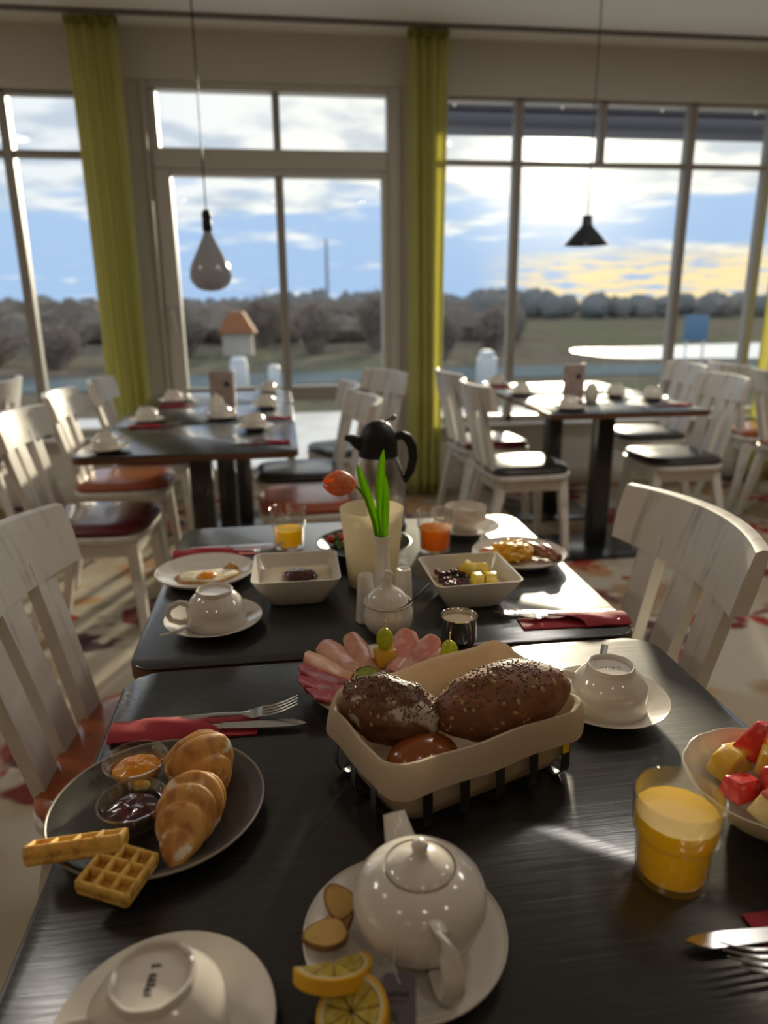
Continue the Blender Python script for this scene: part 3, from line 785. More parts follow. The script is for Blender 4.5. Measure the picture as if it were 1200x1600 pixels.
def croissant(label, x, y, rot, ln, wd, ht, bend, seed, taper, nr):
    loops = []
    n = 46
    for i in range(n + 1):
        k = i / n; s_ = sin(pi * min(max(k, .004), .996))
        ridge = abs(sin(pi * (k * nr + .15)))
        env = s_ ** .55 * lerp(1, taper, abs(k - .38) / .62)
        w = wd * env * (.87 + .13 * ridge ** .55); h = ht * env * (.84 + .16 * ridge ** .55)
        cx = lerp(-ln / 2, ln / 2, k); cy = bend * (1 - (2 * k - 1) ** 2)
        lp = []
        for j in range(26):
            a = 2 * pi * j / 26
            rr_ = 1 + .05 * fbm(Vector((k * 9, cos(a) * 2, sin(a) * 2 + seed)), 1, 3)
            yy = cos(a) * w * rr_; zz = sin(a) * h * rr_
            zz = h * .78 + (zz if zz > -h * .72 else -h * .72 - (abs(zz) - h * .72) * .1)
            lp.append((cx + .004 * cos(a * 2 + 1) * env - .006 * sin(a) * env, cy + yy, zz))
        loops.append(lp)
    o = MB().loft(loops).ob('croissant', pastry, loc=(x, y, ZP + .001), rot=(0, 0, rot), sharp=70)
    tag(o, label, 'croissant', 'sugar-dusted croissants')
croissant('sugar dusted croissant at the back of the grey plate, right of the apricot jam', -.104, .700, RAD(112), .082, .038, .036, .006, 2, .95, 3.4)
croissant('sugar dusted croissant at the right of the grey plate, nearest the camera', -.104, .618, RAD(252), .110, .034, .032, -.008, 9, .68, 6)
waffle_m = mat('waffle', (.74, .43, .085), .6, sss=.1, noise=[(70, (.50, .23, .035), .5, .68), (200, (.74, .50, .13), .5, .65)], bump=(180, .2, .002))
def waffle(label, nx, ny, cell, x, y, z, rot, th=.016, margin=0):
    m = MB(); rng = random.Random(nx * 7 + ny); w = .0042
    L_, W_ = nx * cell + w, ny * cell + w
    m.rbox(0, L_, 0, W_, 0, th * .45, .0025, 1)
    for i in range(nx + 1): m.rbox(i * cell, i * cell + w, -.0005 * rng.random(), W_ + .0005, th * .3, th + rng.uniform(-.0006, .0006), .0013, 1)
    for j in range(ny + 1): m.rbox(-.0005, L_ + .0008, j * cell, j * cell + w, th * .3, th + rng.uniform(-.0006, .0006), .0013, 1)
    o = m.ob('waffle', waffle_m, loc=(x, y, z), rot=rot, sharp=60)
    tag(o, label, 'waffle', 'waffle pieces')
waffle('long thin waffle strip jutting over the left rim of the grey plate', 4, 1, .0205, -.2500, .5680, .7760, (RAD(-26), RAD(-4), RAD(-2)), .018)
waffle('square piece of waffle on the near left rim of the grey plate', 3, 3, .0155, -.1985, .5370, .7690, (RAD(2), RAD(7), RAD(-21)), .016)
# napkin, fork and knife behind the plate
place(NAP, 'red paper napkin pocket behind the grey plate of pastries', -.2275, .8110, T, RAD(-1.5), GN)
place(FORK, 'fork tucked in the red napkin behind the grey plate', -.187, .8235, T + .0060, RAD(-1.2), GF)
place(KNI, 'knife tucked in the red napkin behind the grey plate', -.196, .8055, T + .0040, RAD(-2.2), GK)

# bottom left and right cups
place(SAU, 'white saucer under the marked upturned cup at the bottom of the photo', -.105, .407, T, 0, GS)
BC = make_cup(1); BC.location = (-.108, .405, T + .0072); BC.rotation_euler = (0, 0, RAD(200)); BC['label'] = 'white upturned cup with a black maker mark at the bottom of the photo'; BC['group'] = GC
place(SAU, 'white saucer right of the bread basket, with an upturned cup', .396, .782, T, 0, GS)
RC = make_cup(2); RC.location = (.394, .772, T + .0072); RC.rotation_euler = (0, 0, RAD(165)); RC['label'] = 'white upturned cup right of the bread basket'; RC['group'] = GC
place(SPO, 'teaspoon leaning on the saucer right of the bread basket', .4290, .8640, T + .0440, (RAD(0), RAD(19), RAD(240)), GT)

# ------------------------------------------------------------ bread basket
BKX, BKY, BKR = .174, .694, RAD(20.5)
bk = thing('bread_basket', 'black metal band basket with a beige cloth liner full of bread rolls', 'basket', (BKX, BKY, T), BKR)
cloth = mat('beige_cloth', (.68, .57, .42), .85, transl=.35, bump=[((900, 900, 900), .25, .0006), ((45, 45, 16), .5, .006)])
def rimz(x, y): return .012 * max(0, x / .12) * max(0, y / .08) + .0022 * sin(x * 55 + 1) * (1 if y > 0 else .6) + .002 * cos(y * 70)
LN = []
for a, b, r, z, k in ((.085, .045, .02, .0068, 0), (.100, .057, .026, .0075, 0), (.105, .062, .027, .018, 0), (.114, .0715, .028, .050, .5), (.1195, .077, .028, .0775, 1), (.1215, .079, .028, .0805, 1), (.1245, .082, .029, .0805, 1), (.1265, .084, .029, .076, 1), (.1290, .0865, .030, .062, .9), (.1295, .0870, .030, .0480, .9), (.1265, .0840, .030, .0480, .9), (.1205, .0780, .03, .050, .5), (.1165, .0740, .03, .026, .2), (.1080, .0655, .03, .007, 0), (.085, .045, .02, .0045, 0)):
    LN.append([(x + .0012 * sin(y * 130 + z * 60), y + .0014 * sin(x * 95 + z * 50), zz + k * rimz(x, y)) for x, y, zz in rr(a, b, r, z, 9)])
# denser loops along the straight sides so the cloth can wave
def dense(lp, m=3):
    out = []
    for i in range(len(lp)):
        p, q = Vector(lp[i]), Vector(lp[(i + 1) % len(lp)])
        n = m * 3 if (q - p).length > .03 else 1
        for k in range(n): out.append(p.lerp(q, k / n))
    return out
D0 = [dense(l) for l in LN]
nmin = min(len(l) for l in D0)
def resample(lp, n=96):
    P = [Vector(p) for p in lp]; P.append(P[0]); d = [0]
    for a, b in zip(P, P[1:]): d.append(d[-1] + (b - a).length)
    out = []; j = 0
    for i in range(n):
        t = d[-1] * i / n
        while d[j + 1] < t: j += 1
        out.append(P[j].lerp(P[j + 1], (t - d[j]) / max(1e-9, d[j + 1] - d[j])))
    return out
D1 = [resample(l) for l in LN]
D1 = [[Vector((p.x, p.y, p.z + (.0016 * sin(p.x * 55 + p.y * 80) if 3 < i < 11 else 0))) for p in l] for i, l in enumerate(D1)]
liner = MB().loft(D1).ob('cloth_liner', cloth, bk, sharp=60)
MB().tube([(.1305, -.06, .0480), (.1295, -.045, .06), (.1280, -.045, .080)], .0004, 5).ob('seam', mat('seam_thread', (.40, .32, .22), .9), liner)
bm_ = MB(); bm_.tube([p + Vector((0, 0, 0)) for p in resample(rr(.1228, .0802, .036, .0475, 8), 60)] + [Vector(resample(rr(.1228, .0802, .036, .0475, 8), 60)[0])], .0015, 6, caps=False); bm_.ob('rim_wire', black_metal, bk)
def band(pts, lat):
    """flat strap; pts in the strap's plane, lat: lateral direction"""
    w = .0055; th = .0013; P = [Vector(p) for p in pts]; loops = []
    la = Vector(lat)
    for i, p in enumerate(P):
        t = (P[min(i + 1, len(P) - 1)] - P[max(i - 1, 0)]).normalized(); n = t.cross(la)
        loops.append([p + la * w + n * th / 2, p - la * w + n * th / 2, p - la * w - n * th / 2, p + la * w - n * th / 2])
    return MB().loft(loops)
def ushape(h, zt, r, z0, n=6):
    out = [(-h, zt), (-h - .002, z0 + r)]
    for i in range(1, n): a = pi + pi / 2 * i / n; out.append((-h - .002 + r + r * cos(a), z0 + r + r * sin(a)))
    out += [(-h + r, z0), (h - r, z0)]
    for i in range(1, n): a = -pi / 2 + pi / 2 * i / n; out.append((h + .002 - r + r * cos(a), z0 + r + r * sin(a)))
    out += [(h + .002, z0 + r), (h, zt)]
    return out
bs = []
for x in (-.088, -.044, 0, .044, .088):
    bs.append(band([(x, p, q) for p, q in ushape(.0832, .056, .020, .0008)], (1, 0, 0)).ob('band', black_metal, bk, sharp=30))
for y in (-.045, 0, .045):
    bs.append(band([(p, y, q) for p, q in ushape(.1258, .056, .020, .0024)], (0, 1, 0)).ob('band', black_metal, bk, sharp=30))
MB().rbox(.0832, .0928, -.0850, -.0838, .024, .046, .0004, 1).ob('patch', mat('yellow_patch', (.75, .50, .02), .4), bs[4], label='yellow patch')  # plain yellow rectangle on the front of one band
rye = mat('rye_crust', (.20, .075, .030), .55, noise=[(45, (.28, .115, .045), .45, .7), (160, (.10, .038, .017), .56, .74)], bump=[(70, .5, .003), (260, .4, .0015)])
floured = mat('dark_crust', (.15, .058, .025), .6, noise=[(45, (.23, .10, .045), .45, .7), ((22, 34, 30), (.62, .54, .42), .52, .62, 6)], bump=[(60, .6, .004), (240, .5, .0015)])
glossy = mat('glossy_crust', (.26, .065, .014), .22, coat=.5, noise=((20, 60, 20), (.40, .15, .03), .5, .75))
oat = mat('oat_flakes', (.48, .30, .13), .7); flax = mat('flax_seeds', (.10, .05, .02), .4, noise=(300, (.30, .18, .08), .56, .66))
def bread(name, label, x, y, z, rx, ry, rz, rot, m, fn, seeds, group='rolls in the bread basket'):
    t = thing(name, label, 'bread', (x, y, z), rot, group)
    MB().blob(rx, ry, rz, 48, 30, fn).ob('crust', m, t, sharp=180)
    rng = random.Random(len(label))
    for nm, sm, cnt, sx, sy, sz, lo, cluster in seeds:
        b = MB()
        for i in range(cnt):
            th = rng.uniform(0, 2 * pi); zc = rng.uniform(lo, 1) if not cluster else 1 - (1 - lo) * rng.random() ** 1.6
            d = Vector((sqrt(1 - zc * zc) * cos(th), sqrt(1 - zc * zc) * sin(th), zc)); k = fn(d)
            p = Vector((d.x * rx * k, d.y * ry * k, d.z * rz * k)); nrm = Vector((d.x / rx, d.y / ry, d.z / rz)).normalized()
            q = nrm.to_track_quat('Z', 'Y'); q = q @ Matrix.Rotation(rng.uniform(0, 6.28), 4, 'Z').to_quaternion()
            e = rng.uniform(.7, 1.25)
            b.M = Matrix.LocRotScale(p + nrm * sz * .2, q, Vector((sx * e, sy * e, sz)))
            b.blob(1, 1, 1, 6, 4)
        b.ob(nm, sm, t, kind='stuff')
    return t
f1 = lambda d: 1 + .10 * fbm(d, 2.4, 4) + .06 * cos(d.x * 5.2) * max(0, d.z) - .16 * max(0, 1 - (d.x * 2.6 - .1) ** 2) * max(0, d.z)
f2 = lambda d: (1 + .05 * fbm(d + Vector((4, 0, 0)), 2.0, 4)) * (1 - .06 * max(0, -d.x))
bread('seeded_roll', 'dark knobbly bread roll with a floury seeded crust at the left of the basket', .1000, .697, T + .0755, .057, .037, .038, (RAD(-4), RAD(5), RAD(-27)), floured, f1, (('flax_seeds', flax, 900, .0016, .0010, .0008, .25, True), ('oat_flakes', oat, 22, .0022, .0016, .0006, -.1, False)))
bread('oat_bread', 'large oval brown bread roll sprinkled with oat flakes in the basket', .2225, .683, T + .0835, .082, .043, .041, (RAD(-6), RAD(-6), RAD(10)), rye, f2, (('oat_flakes', oat, 60, .0030, .0020, .0007, -.25, False), ('flax_seeds', flax, 420, .0018, .0012, .0009, .35, True)))
bread('glossy_roll', 'shiny brown glazed roll low in the near corner of the basket', .128, .647, T + .040, .042, .030, .030, RAD(15), glossy, lambda d: 1 + .02 * fbm(d, 2, 3), ())

# ------------------------------------------------------------ meat plate behind the basket
MX, MY = .119, .868
plate('white_plate', 'white plate fanned with salami and ham behind the bread basket', .104, MX, MY, china, mat('cream_rim', (.55, .48, .38), .3))
salami = mat('salami', (.30, .022, .045), .45, sss=.15, noise=[(240, (.50, .16, .17), .56, .66), (60, (.22, .012, .03), .5, .7)])
ham = mat('cooked_ham', (.50, .22, .165), .38, sss=.25, noise=[(40, (.60, .31, .22), .45, .65)])
ham_p = mat('pink_ham', (.50, .20, .19), .36, sss=.25, noise=[(40, (.62, .34, .28), .48, .62)])
turkey = mat('turkey_slice', (.72, .42, .26), .4, sss=.25, noise=[(40, (.66, .32, .20), .45, .65)])
def folded(name, label, deg, r0, r1, w, h, m, z=.0062, seed=1, group='folded cold cuts on the white plate'):
    """a slice folded into a tapering cone that points to the middle of the plate"""
    rows = []; n = 14
    for i in range(n + 1):
        k = i / n; x = lerp(r0, r1, k); row = []
        lift = .012 * max(0, (x - .062) / .04) if x > .062 else 0
        for j in range(15):
            v = j / 14 * 2 - 1; a = v * 1.9
            ww = w * (.30 + .70 * k ** .8) * (1 - .35 * max(0, k - .82) / .18); hh = h * (.35 + .65 * k)
            row.append((x + .006 * cos(v * 1.6) * k + .003 * fbm(Vector((k * 4, v * 2, seed)), 1, 2), ww * sin(a) / 1.0 * (1 if abs(v) < .8 else .9), z + lift + hh * (.5 + .5 * cos(a)) + .0015 * fbm(Vector((k * 5, v * 3, seed + 4)), 1, 2)))
        rows.append(row)
    o = MB().sheet(rows, .0022).ob(name, m, loc=(MX, MY, T), rot=(0, 0, RAD(deg)), sharp=80)
    return tag(o, label, 'salami' if 'salami' in name else 'ham', group)
folded('salami_slice', 'folded red salami slice nearest the camera on the white plate', 207, .048, .112, .020, .016, salami, seed=1)
folded('salami_slice', 'folded red salami slice, middle one of the three', 190, .042, .114, .020, .018, salami, seed=2)
folded('salami_slice', 'folded red salami slice next to the peach coloured ham', 173, .040, .110, .020, .018, salami, seed=3)
folded('turkey_slice', 'peach coloured folded slice next to the salami', 155, .034, .110, .021, .019, turkey, seed=4)
folded('ham_slice', 'broad pale pink ham slice between peach slice and grape pick', 134, .030, .108, .027, .019, ham, seed=5)
folded('ham_slice', 'upright folded ham slice left of the cheese and grape pick', 110, .030, .103, .020, .021, ham, seed=6)
folded('ham_slice', 'rolled ham slice right of the cheese and grape pick', 64, .030, .104, .024, .022, ham_p, seed=7)
folded('ham_slice', 'rolled pink ham slice second from the cheese and grape pick', 42, .030, .106, .022, .020, ham_p, seed=8)
folded('ham_slice', 'rolled pink ham slice nearest the steel milk cup', 22, .034, .106, .019, .019, ham_p, seed=9)
grape_m = mat('green_grape', (.45, .50, .02), .15, sss=.5, transl=.3); cheese_m = mat('yellow_cheese', (.72, .42, .03), .4, sss=.3, transl=.15)
pickm = mat('wood_pick', (.62, .45, .25), .6)
def grape_pick(label, x, y, rot, cheese=True):
    t = thing('grape_pick', label, 'snack', (x, y, T + .0065), rot, 'grape and cheese picks'); t.scale = (1.3, 1.3, 1.3)
    z = 0
    if cheese:
        MB().rbox(-.0115, .0115, -.008, .008, 0, .020, .002).ob('cheese_cube', cheese_m, t); z = .0195
    else: MB().rbox(-.010, .010, -.008, .008, 0, .018, .002).ob('cheese_cube', cheese_m, t); z = .0175
    MB().at((0, 0, z + .012)).blob(.0095, .0095, .0128, 20, 14).at().ob('grape', grape_m, t)
    MB().tube([(0, 0, .004), (.001, 0, z + .034)], .0009, 6).ob('pick', pickm, t)
grape_pick('green grape on a cheese cube among the ham slices', .127, .926, RAD(12))
grape_pick('green grape pick half hidden by the right rim of the basket', .210, .879, RAD(30), False)
kw = thing('kiwi_slice', 'green kiwi slice propped up behind the seeded roll', 'fruit', (.092, .838, T + .0095), (RAD(66), 0, RAD(8)))
MB().at((0, 0.019, .0)).lathe([(0, -.003), (.0195, -.003), (.0205, 0), (.0195, .003), (0, .003)], 36).at().ob('flesh', mat('kiwi_flesh', (.16, .24, .025), .3, sss=.2, noise=((120, 120, 10), (.30, .36, .07), .45, .7)), kw)
MB().at((0, 0.019, .0)).lathe([(.0200, -.0033), (.0212, -.002), (.0212, .002), (.0200, .0033), (.0206, 0)], 36).at().ob('skin', mat('kiwi_skin', (.13, .085, .03), .8), kw)
pr = thing('melon_slice', 'thin pale green melon slice in front of the ham', 'fruit', (.130, .868, T + .0068), RAD(-10))
MB().loft([[(-.030, -.004, 0), (0, -.010, 0), (.030, -.004, 0), (.030, .006, 0), (0, .010, 0), (-.030, .006, 0)], [(-.031, -.004, .007), (0, -.011, .007), (.031, -.004, .007), (.030, .005, .012), (0, .009, .013), (-.030, .005, .012)]]).ob('flesh', mat('melon_flesh', (.58, .52, .22), .35, sss=.3), pr)
MB().loft([[(-.031, -.0045, .0), (0, -.0112, .0), (.031, -.0045, .0), (.031, -.0065, .0), (0, -.0135, .0), (-.031, -.0065, .0)], [(-.031, -.0045, .0075), (0, -.0115, .0075), (.031, -.0045, .0075), (.031, -.0065, .0075), (0, -.0135, .0075), (-.031, -.0065, .0075)]]).ob('rind', mat('melon_rind', (.22, .28, .05), .5), pr)
tp = MB().tube([(0, 0, 0), (.002, .004, .045)], .0010, 6)
tag(tp.ob('toothpick', pickm, loc=(.0725, .8270, T + .008)), 'wooden toothpick upright beside the kiwi slice', 'toothpick')

# ------------------------------------------------------------ juice glasses
oj_m = mat('orange_juice', (1.0, .74, .015), .25, transl=.55)
oj2_m = mat('deep_orange_juice', (.98, .42, .008), .25, transl=.7)
def tumbler(label, x, y, level, jm, rot=0):
    t = make_tumbler(level, jm); t.location = (x, y, T); t.rotation_euler = (0, 0, rot); t['label'] = label; t['group'] = 'juice glasses'
tumbler('glass of yellow orange juice between the fruit bowl and the teapot', .332, .502, .068, oj_m)
tumbler('half full glass of yellow juice behind the yogurt bowl', -.003, 1.495, .042, oj_m, .4)
tumbler('glass of deep orange juice behind the muesli bowl', .304, 1.420, .052, oj2_m, .2)

# ------------------------------------------------------------ fruit bowl
FX, FY = .468, .555
fb = thing('fruit_bowl', 'white scalloped bowl heaped with cut fruit at the right edge', 'bowl', (FX, FY, T))
scal = lambda a, r, z: 1 + (.018 * (abs(cos(6 * a)) - .5) if z > .03 else 0)
MB().lathe([(0, .004), (.030, .0045), (.050, .014), (.068, .030), (.080, .046), (.085, .0515), (.0862, .0510), (.082, .0445), (.069, .0265), (.051, .010), (.036, .002), (.034, 0), (.030, 0), (.029, .002), (0, .002)], 96, scal).ob('dish', china, fb)
w_m = mat('watermelon', (.62, .035, .030), .22, sss=.35, noise=(110, (.78, .16, .13), .5, .7), bump=(140, .5, .002))
pine_m = mat('yellow_melon', (.80, .50, .045), .25, sss=.35, noise=(60, (.86, .66, .18), .45, .7), bump=(160, .3, .001))
orange_m = mat('peach_fruit', (.80, .36, .04), .25, sss=.35, bump=(120, .3, .001))
apple_m = mat('apple_flesh', (.76, .60, .26), .35, sss=.25, noise=(90, (.80, .68, .36), .45, .65)); skin_m = mat('apple_skin', (.58, .10, .05), .25)
banana_m = mat('banana', (.80, .58, .18), .45, sss=.3, noise=((70, 70, 6), (.70, .46, .13), .5, .65))
def chunk(b, sx, sy, sz, seed, taper=.8):
    rng = random.Random(seed); bm = bmesh.new(); bmesh.ops.create_cube(bm, size=1)
    for v in bm.verts:
        k = taper if v.co.z > 0 else 1
        v.co = Vector((v.co.x * sx * k * rng.uniform(.86, 1.1), v.co.y * sy * k * rng.uniform(.86, 1.1), v.co.z * sz * rng.uniform(.86, 1.1)))
    bmesh.ops.bevel(bm, geom=bm.edges[:], offset=min(sx, sy, sz) * .12, segments=3, profile=.5, affect='EDGES')
    bmesh.ops.subdivide_edges(bm, edges=bm.edges[:], cuts=1, use_grid_fill=True)
    for v in bm.verts: v.co *= 1 + .03 * fbm(v.co * 90 + Vector((seed, 0, 0)), 1, 2)
    bm.verts.index_update(); b.add([v.co.copy() for v in bm.verts], [[v.index for v in f.verts] for f in bm.faces]); bm.free(); return b
GFR = 'cut fruit in the scalloped bowl'
def fruit(name, label, dx, dy, z, rot, m, sx, sy, sz, seed, taper=.8):
    o = chunk(MB(), sx, sy, sz, seed, taper).ob(name, m, loc=(FX + dx, FY + dy, T + z), rot=rot, sharp=60)
    return tag(o, label, 'fruit', GFR)
fruit('watermelon_piece', 'tall red watermelon wedge at the back of the fruit bowl', .012, .050, .060, (.2, .25, .5), w_m, .034, .028, .040, 1, .45)
fruit('melon_piece', 'yellow melon cube at the left of the fruit bowl', -.033, .034, .048, (.25, -.2, .5), pine_m, .030, .026, .026, 2)
fruit('melon_piece', 'yellow melon cube right of the tall watermelon wedge', .036, .026, .062, (-.1, .25, -.3), pine_m, .030, .026, .024, 3)
fruit('melon_piece', 'yellow melon slab in the middle of the fruit bowl', .006, .020, .055, (.1, .1, .9), pine_m, .034, .022, .022, 4)
fruit('orange_piece', 'orange fruit piece at the right edge of the photo, beside the melon', .040, -.004, .058, (.1, .3, .2), orange_m, .032, .024, .026, 5)
fruit('watermelon_piece', 'flat red watermelon piece beside the juice glass', -.038, -.002, .045, (-.1, .1, .3), w_m, .036, .026, .020, 6)
fruit('watermelon_piece', 'wet red watermelon chunk in the centre of the fruit bowl', -.006, -.012, .053, (.35, -.1, -.4), w_m, .036, .030, .028, 7)
fruit('melon_piece', 'yellow melon cube low behind the watermelon pieces', -.010, .050, .040, (0, 0, .2), pine_m, .030, .028, .024, 12)
fruit('melon_piece', 'yellow melon piece low at the right of the fruit bowl', .040, .040, .040, (0, .2, .2), pine_m, .030, .028, .024, 13)
ap = thing('apple_piece', 'cream apple chunk with red skin at the near side of the fruit bowl', 'fruit', (FX - .028, FY - .034, T + .046), (.30, .1, .45), GFR)
chunk(MB(), .032, .026, .026, 21, .92).ob('flesh', apple_m, ap, sharp=60)
MB().rbox(-.0140, .0140, -.0110, .0110, .0115, .0142, .0012).ob('skin', skin_m, ap)
ap = thing('apple_piece', 'apple chunk with pinkish skin at the right of the fruit bowl', 'fruit', (FX + .024, FY - .028, T + .050), (-.2, .3, .2), GFR)
chunk(MB(), .030, .026, .024, 22, .92).ob('flesh', apple_m, ap, sharp=60)
MB().rbox(-.0130, .0130, -.0110, .0110, .0105, .0132, .0012).ob('skin', mat('pink_skin', (.62, .22, .14), .25), ap)
def banana(label, dx, dy, z, rot):
    t = thing('banana_slice', label, 'fruit', (FX + dx, FY + dy, T + z), rot, GFR)
    MB().lathe([(0, -.004), (.0145, -.004), (.0155, -.003), (.0155, .003), (.0145, .004), (.004, .0042), (0, .0040)], 32, lambda a, r, z_: 1 + .025 * cos(3 * a)).ob('flesh', banana_m, t)
    MB().lathe([(.0005, .0044), (.005, .0043), (.0052, .0035), (.0005, .0035)], 18, lambda a, r, z_: 1 + .35 * cos(3 * a)).ob('core', mat('banana_core', (.42, .22, .08), .5), t)
banana('banana slice standing at the near rim of the fruit bowl', .006, -.052, .048, (RAD(52), RAD(10), RAD(10)))
banana('banana slice lying at the near right of the fruit bowl', .036, -.046, .046, (RAD(30), RAD(20), RAD(10)))

# ------------------------------------------------------------ bottom right: napkin, knife and fork
place(NAP, 'red paper napkin at the right edge under the knife blade', .545, .428, T, RAD(180), GN)
place(KNI, 'knife at the right edge beside the red napkin, tip towards the teapot', .507, .4195, T + .0060, RAD(180), GK)
place(FORK, 'fork at the right edge below the knife, tines towards the teapot', .505, .392, T + .0045, RAD(178), GF)

# ------------------------------------------------------------ teapot and what lies on its saucer
TX, TY = .078, .463
plate('white_saucer', 'white saucer holding the teapot, lemon and ginger slices', .083, TX, TY, china, None, .017, flat=.62)
tpt = thing('teapot', 'small round white teapot with its lid on the saucer', 'teapot', (.0905, .466, T + .0048), 0)
MB().lathe([(0, .003), (.026, .0), (.028, 0), (.0295, .0015), (.0400, .0085), (.0500, .0215), (.0545, .036), (.0540, .046), (.0500, .0555), (.0425, .0635), (.0345, .0685), (.0295, .0707), (.0280, .0700), (.0282, .0670), (.040, .058), (.049, .047), (.050, .036), (.045, .022), (.033, .008), (0, .006)], 64).ob('body', china, tpt)
lid = MB().lathe([(0, .0660), (.0255, .0660), (.0272, .0690), (.0274, .0706), (.0260, .0722), (.0215, .0748), (.0155, .0772), (.0100, .0788), (.0072, .0802), (.0058, .0825), (.0062, .0860), (.0070, .0892), (.0058, .0922), (.0030, .0942), (0, .0946)], 56).ob('lid', china, tpt)
MB().lathe([(.0274, .0702), (.0292, .0706), (.0292, .0698), (.0274, .0694)], 56).ob('lid_gap', mat('brown_line', (.16, .11, .07), .4), tpt)  # dark brown ring where the lid meets the body
MB().tube([(-.003, .040, .030), (-.005, .052, .040), (-.007, .061, .049), (-.0088, .0685, .0585), (-.0098, .0725, .0640)], [.0200, .0165, .0133, .0112, .0102], 24, up=(1, 0, 0)).ob('spout', china, tpt)
hp = [(.004, -.044, .0570), (.006, -.056, .0590), (.008, -.070, .0545), (.0095, -.079, .0440), (.010, -.081, .0310), (.0095, -.075, .0175), (.008, -.062, .0090), (.006, -.045, .0095)]
MB().tube(hp, [(.0070, .0036), (.0072, .0032), (.0075, .0030), (.0078, .0029), (.0080, .0029), (.0082, .0030), (.0085, .0034), (.0085, .0040)], 14, up=(0, 1, .3)).ob('handle', china, tpt)
lem_r = mat('lemon_rind', (.80, .42, .012), .4, sss=.2, bump=(260, .3, .001)); pith = mat('lemon_pith', (.78, .66, .34), .6, sss=.3)
lem_f = mat('lemon_flesh', (.62, .44, .05), .2, sss=.4, transl=.2, noise=((160, 160, 20), (.74, .60, .16), .45, .65))
def lemon(label, x, y, z, rot, a0, a1, R=.0275, th=.010):
    t = thing('lemon_slice', label, 'fruit', (x, y, z), rot, 'lemon slices on the teapot saucer')
    def ring(r0, r1, z0, z1):
        n = 30; L_ = []
        for i in range(n + 1):
            a = lerp(a0, a1, i / n); L_.append([(r * cos(a), r * sin(a), zz) for r, zz in ((r0, z0), (r1, z0), (r1, z1), (r0, z1))])
        return MB().loft(L_)
    ring(R * .90, R, 0, th).ob('rind', lem_r, t, sharp=35); ring(R * .80, R * .90, .0003, th - .0003).ob('pith', pith, t, sharp=35)
    n = max(4, round((a1 - a0) / .7))
    for i in range(n):
        b0 = lerp(a0, a1, (i + .05) / n); b1 = lerp(a0, a1, (i + .95) / n); L_ = []
        for zz, k in ((.0005, 1), (th * .5, 1.01), (th + .0002, .97)):
            lp = [(.0018 * cos((b0 + b1) / 2), .0018 * sin((b0 + b1) / 2), zz)]
            for j in range(7): a = lerp(b0, b1, j / 6); lp.append((R * .795 * k * cos(a), R * .795 * k * sin(a), zz))
            L_.append(lp)
        MB().loft(L_).ob('segment', lem_f, t, sharp=40)
lemon('upper lemon slice, its thick rind jutting over the saucer left of the teapot', .0160, .4260, T + .0195, (RAD(-22), RAD(12), RAD(18)), RAD(170), RAD(370), .0300, .0105)
lemon('lower lemon slice at the bottom of the photo beside the tea bag tag', .0300, .3930, T + .0170, (RAD(14), RAD(-16), RAD(-10)), 0, RAD(359.9), .0265, .009)
g_skin = mat('ginger_skin', (.36, .17, .06), .7, noise=(90, (.22, .10, .035), .45, .65)); g_f = mat('ginger_flesh', (.68, .46, .15), .5, sss=.2, noise=(110, (.58, .37, .10), .5, .7))
def ginger(label, x, y, z, rot, rx, ry, th, seed):
    t = thing('ginger_slice', label, 'ginger', (x, y, z), rot, 'ginger slices on the teapot saucer')
    w_ = lambda a, r, zz: 1 + .10 * cos(2 * a + seed) + .06 * sin(3 * a + seed * 2)
    MB().at((0, 0, 0), (0, 0, 0), (rx / .01, ry / .01, 1)).lathe([(.0090, 0), (.0100, .001), (.0102, th * .5), (.0100, th - .001), (.0093, th), (.0090, th * .5)], 36, w_).ob('peel', g_skin, t)
    MB().at((0, 0, 0), (0, 0, 0), (rx / .01, ry / .01, 1)).lathe([(0, -.0002), (.0088, 0), (.0094, .001), (.0094, th - .001), (.0088, th + .0003), (0, th + .0004)], 36, w_).ob('flesh', g_f, t)
ginger('round ginger slice leaning on the teapot, topmost of the ginger', .0255, .4860, T + .0300, (RAD(52), RAD(-8), RAD(14)), .0115, .0145, .007, 1)
ginger('thick ginger slice with brown peel below the round one', .0140, .4660, T + .0150, (RAD(28), RAD(-4), RAD(6)), .0195, .0100, .012, 2.4)
ginger('small ginger slice lying between the thick one and the saucer rim', .0250, .4790, T + .0120, (RAD(8), RAD(-10), RAD(30)), .0150, .0100, .006, 4)
tt = thing('tea_bag_tag', 'purple grey tea bag tag on a string below the teapot', 'tag', (.0610, .3895, T + .0270), (RAD(26), 0, RAD(-10)))
MB().loft([rr(.0125, .0200, .0050, -.0003, 5), rr(.0125, .0200, .0050, .0003, 5)]).ob('card', mat('tag_purple', (.125, .105, .135), .6), tt)
mk = MB(); rng = random.Random(4)
for i in range(8): mk.box(-.0078 + i * .0019, -.0064 + i * .0019, .0052 + rng.uniform(-.0006, .0004), .0080 + rng.uniform(-.0004, .0012), .00032, .00042)
mk.ob('bold_line', mat('tag_print', (.015, .012, .018), .5), tt)
mk = MB()
for i in range(8): mk.box(-.0066 + i * .0016, -.0055 + i * .0016, .0012, .0030 + rng.uniform(-.0004, .0006), .00032, .00042)
mk.ob('small_line', mat('tag_print_soft', (.05, .04, .055), .5), tt)
MB().box(-.006, -.0005, -.0130, -.0040, .00032, .00040).ob('emblem', mat('tag_emblem', (.06, .055, .06), .5), tt, smooth=False)
mk = MB(); mk.box(-.005, -.0035, -.0125, -.0105, .00041, .00050); mk.box(-.0028, -.0008, -.0135, -.0118, .00041, .00050); mk.ob('white_print', mat('tag_white', (.45, .42, .44), .5), tt, smooth=False)
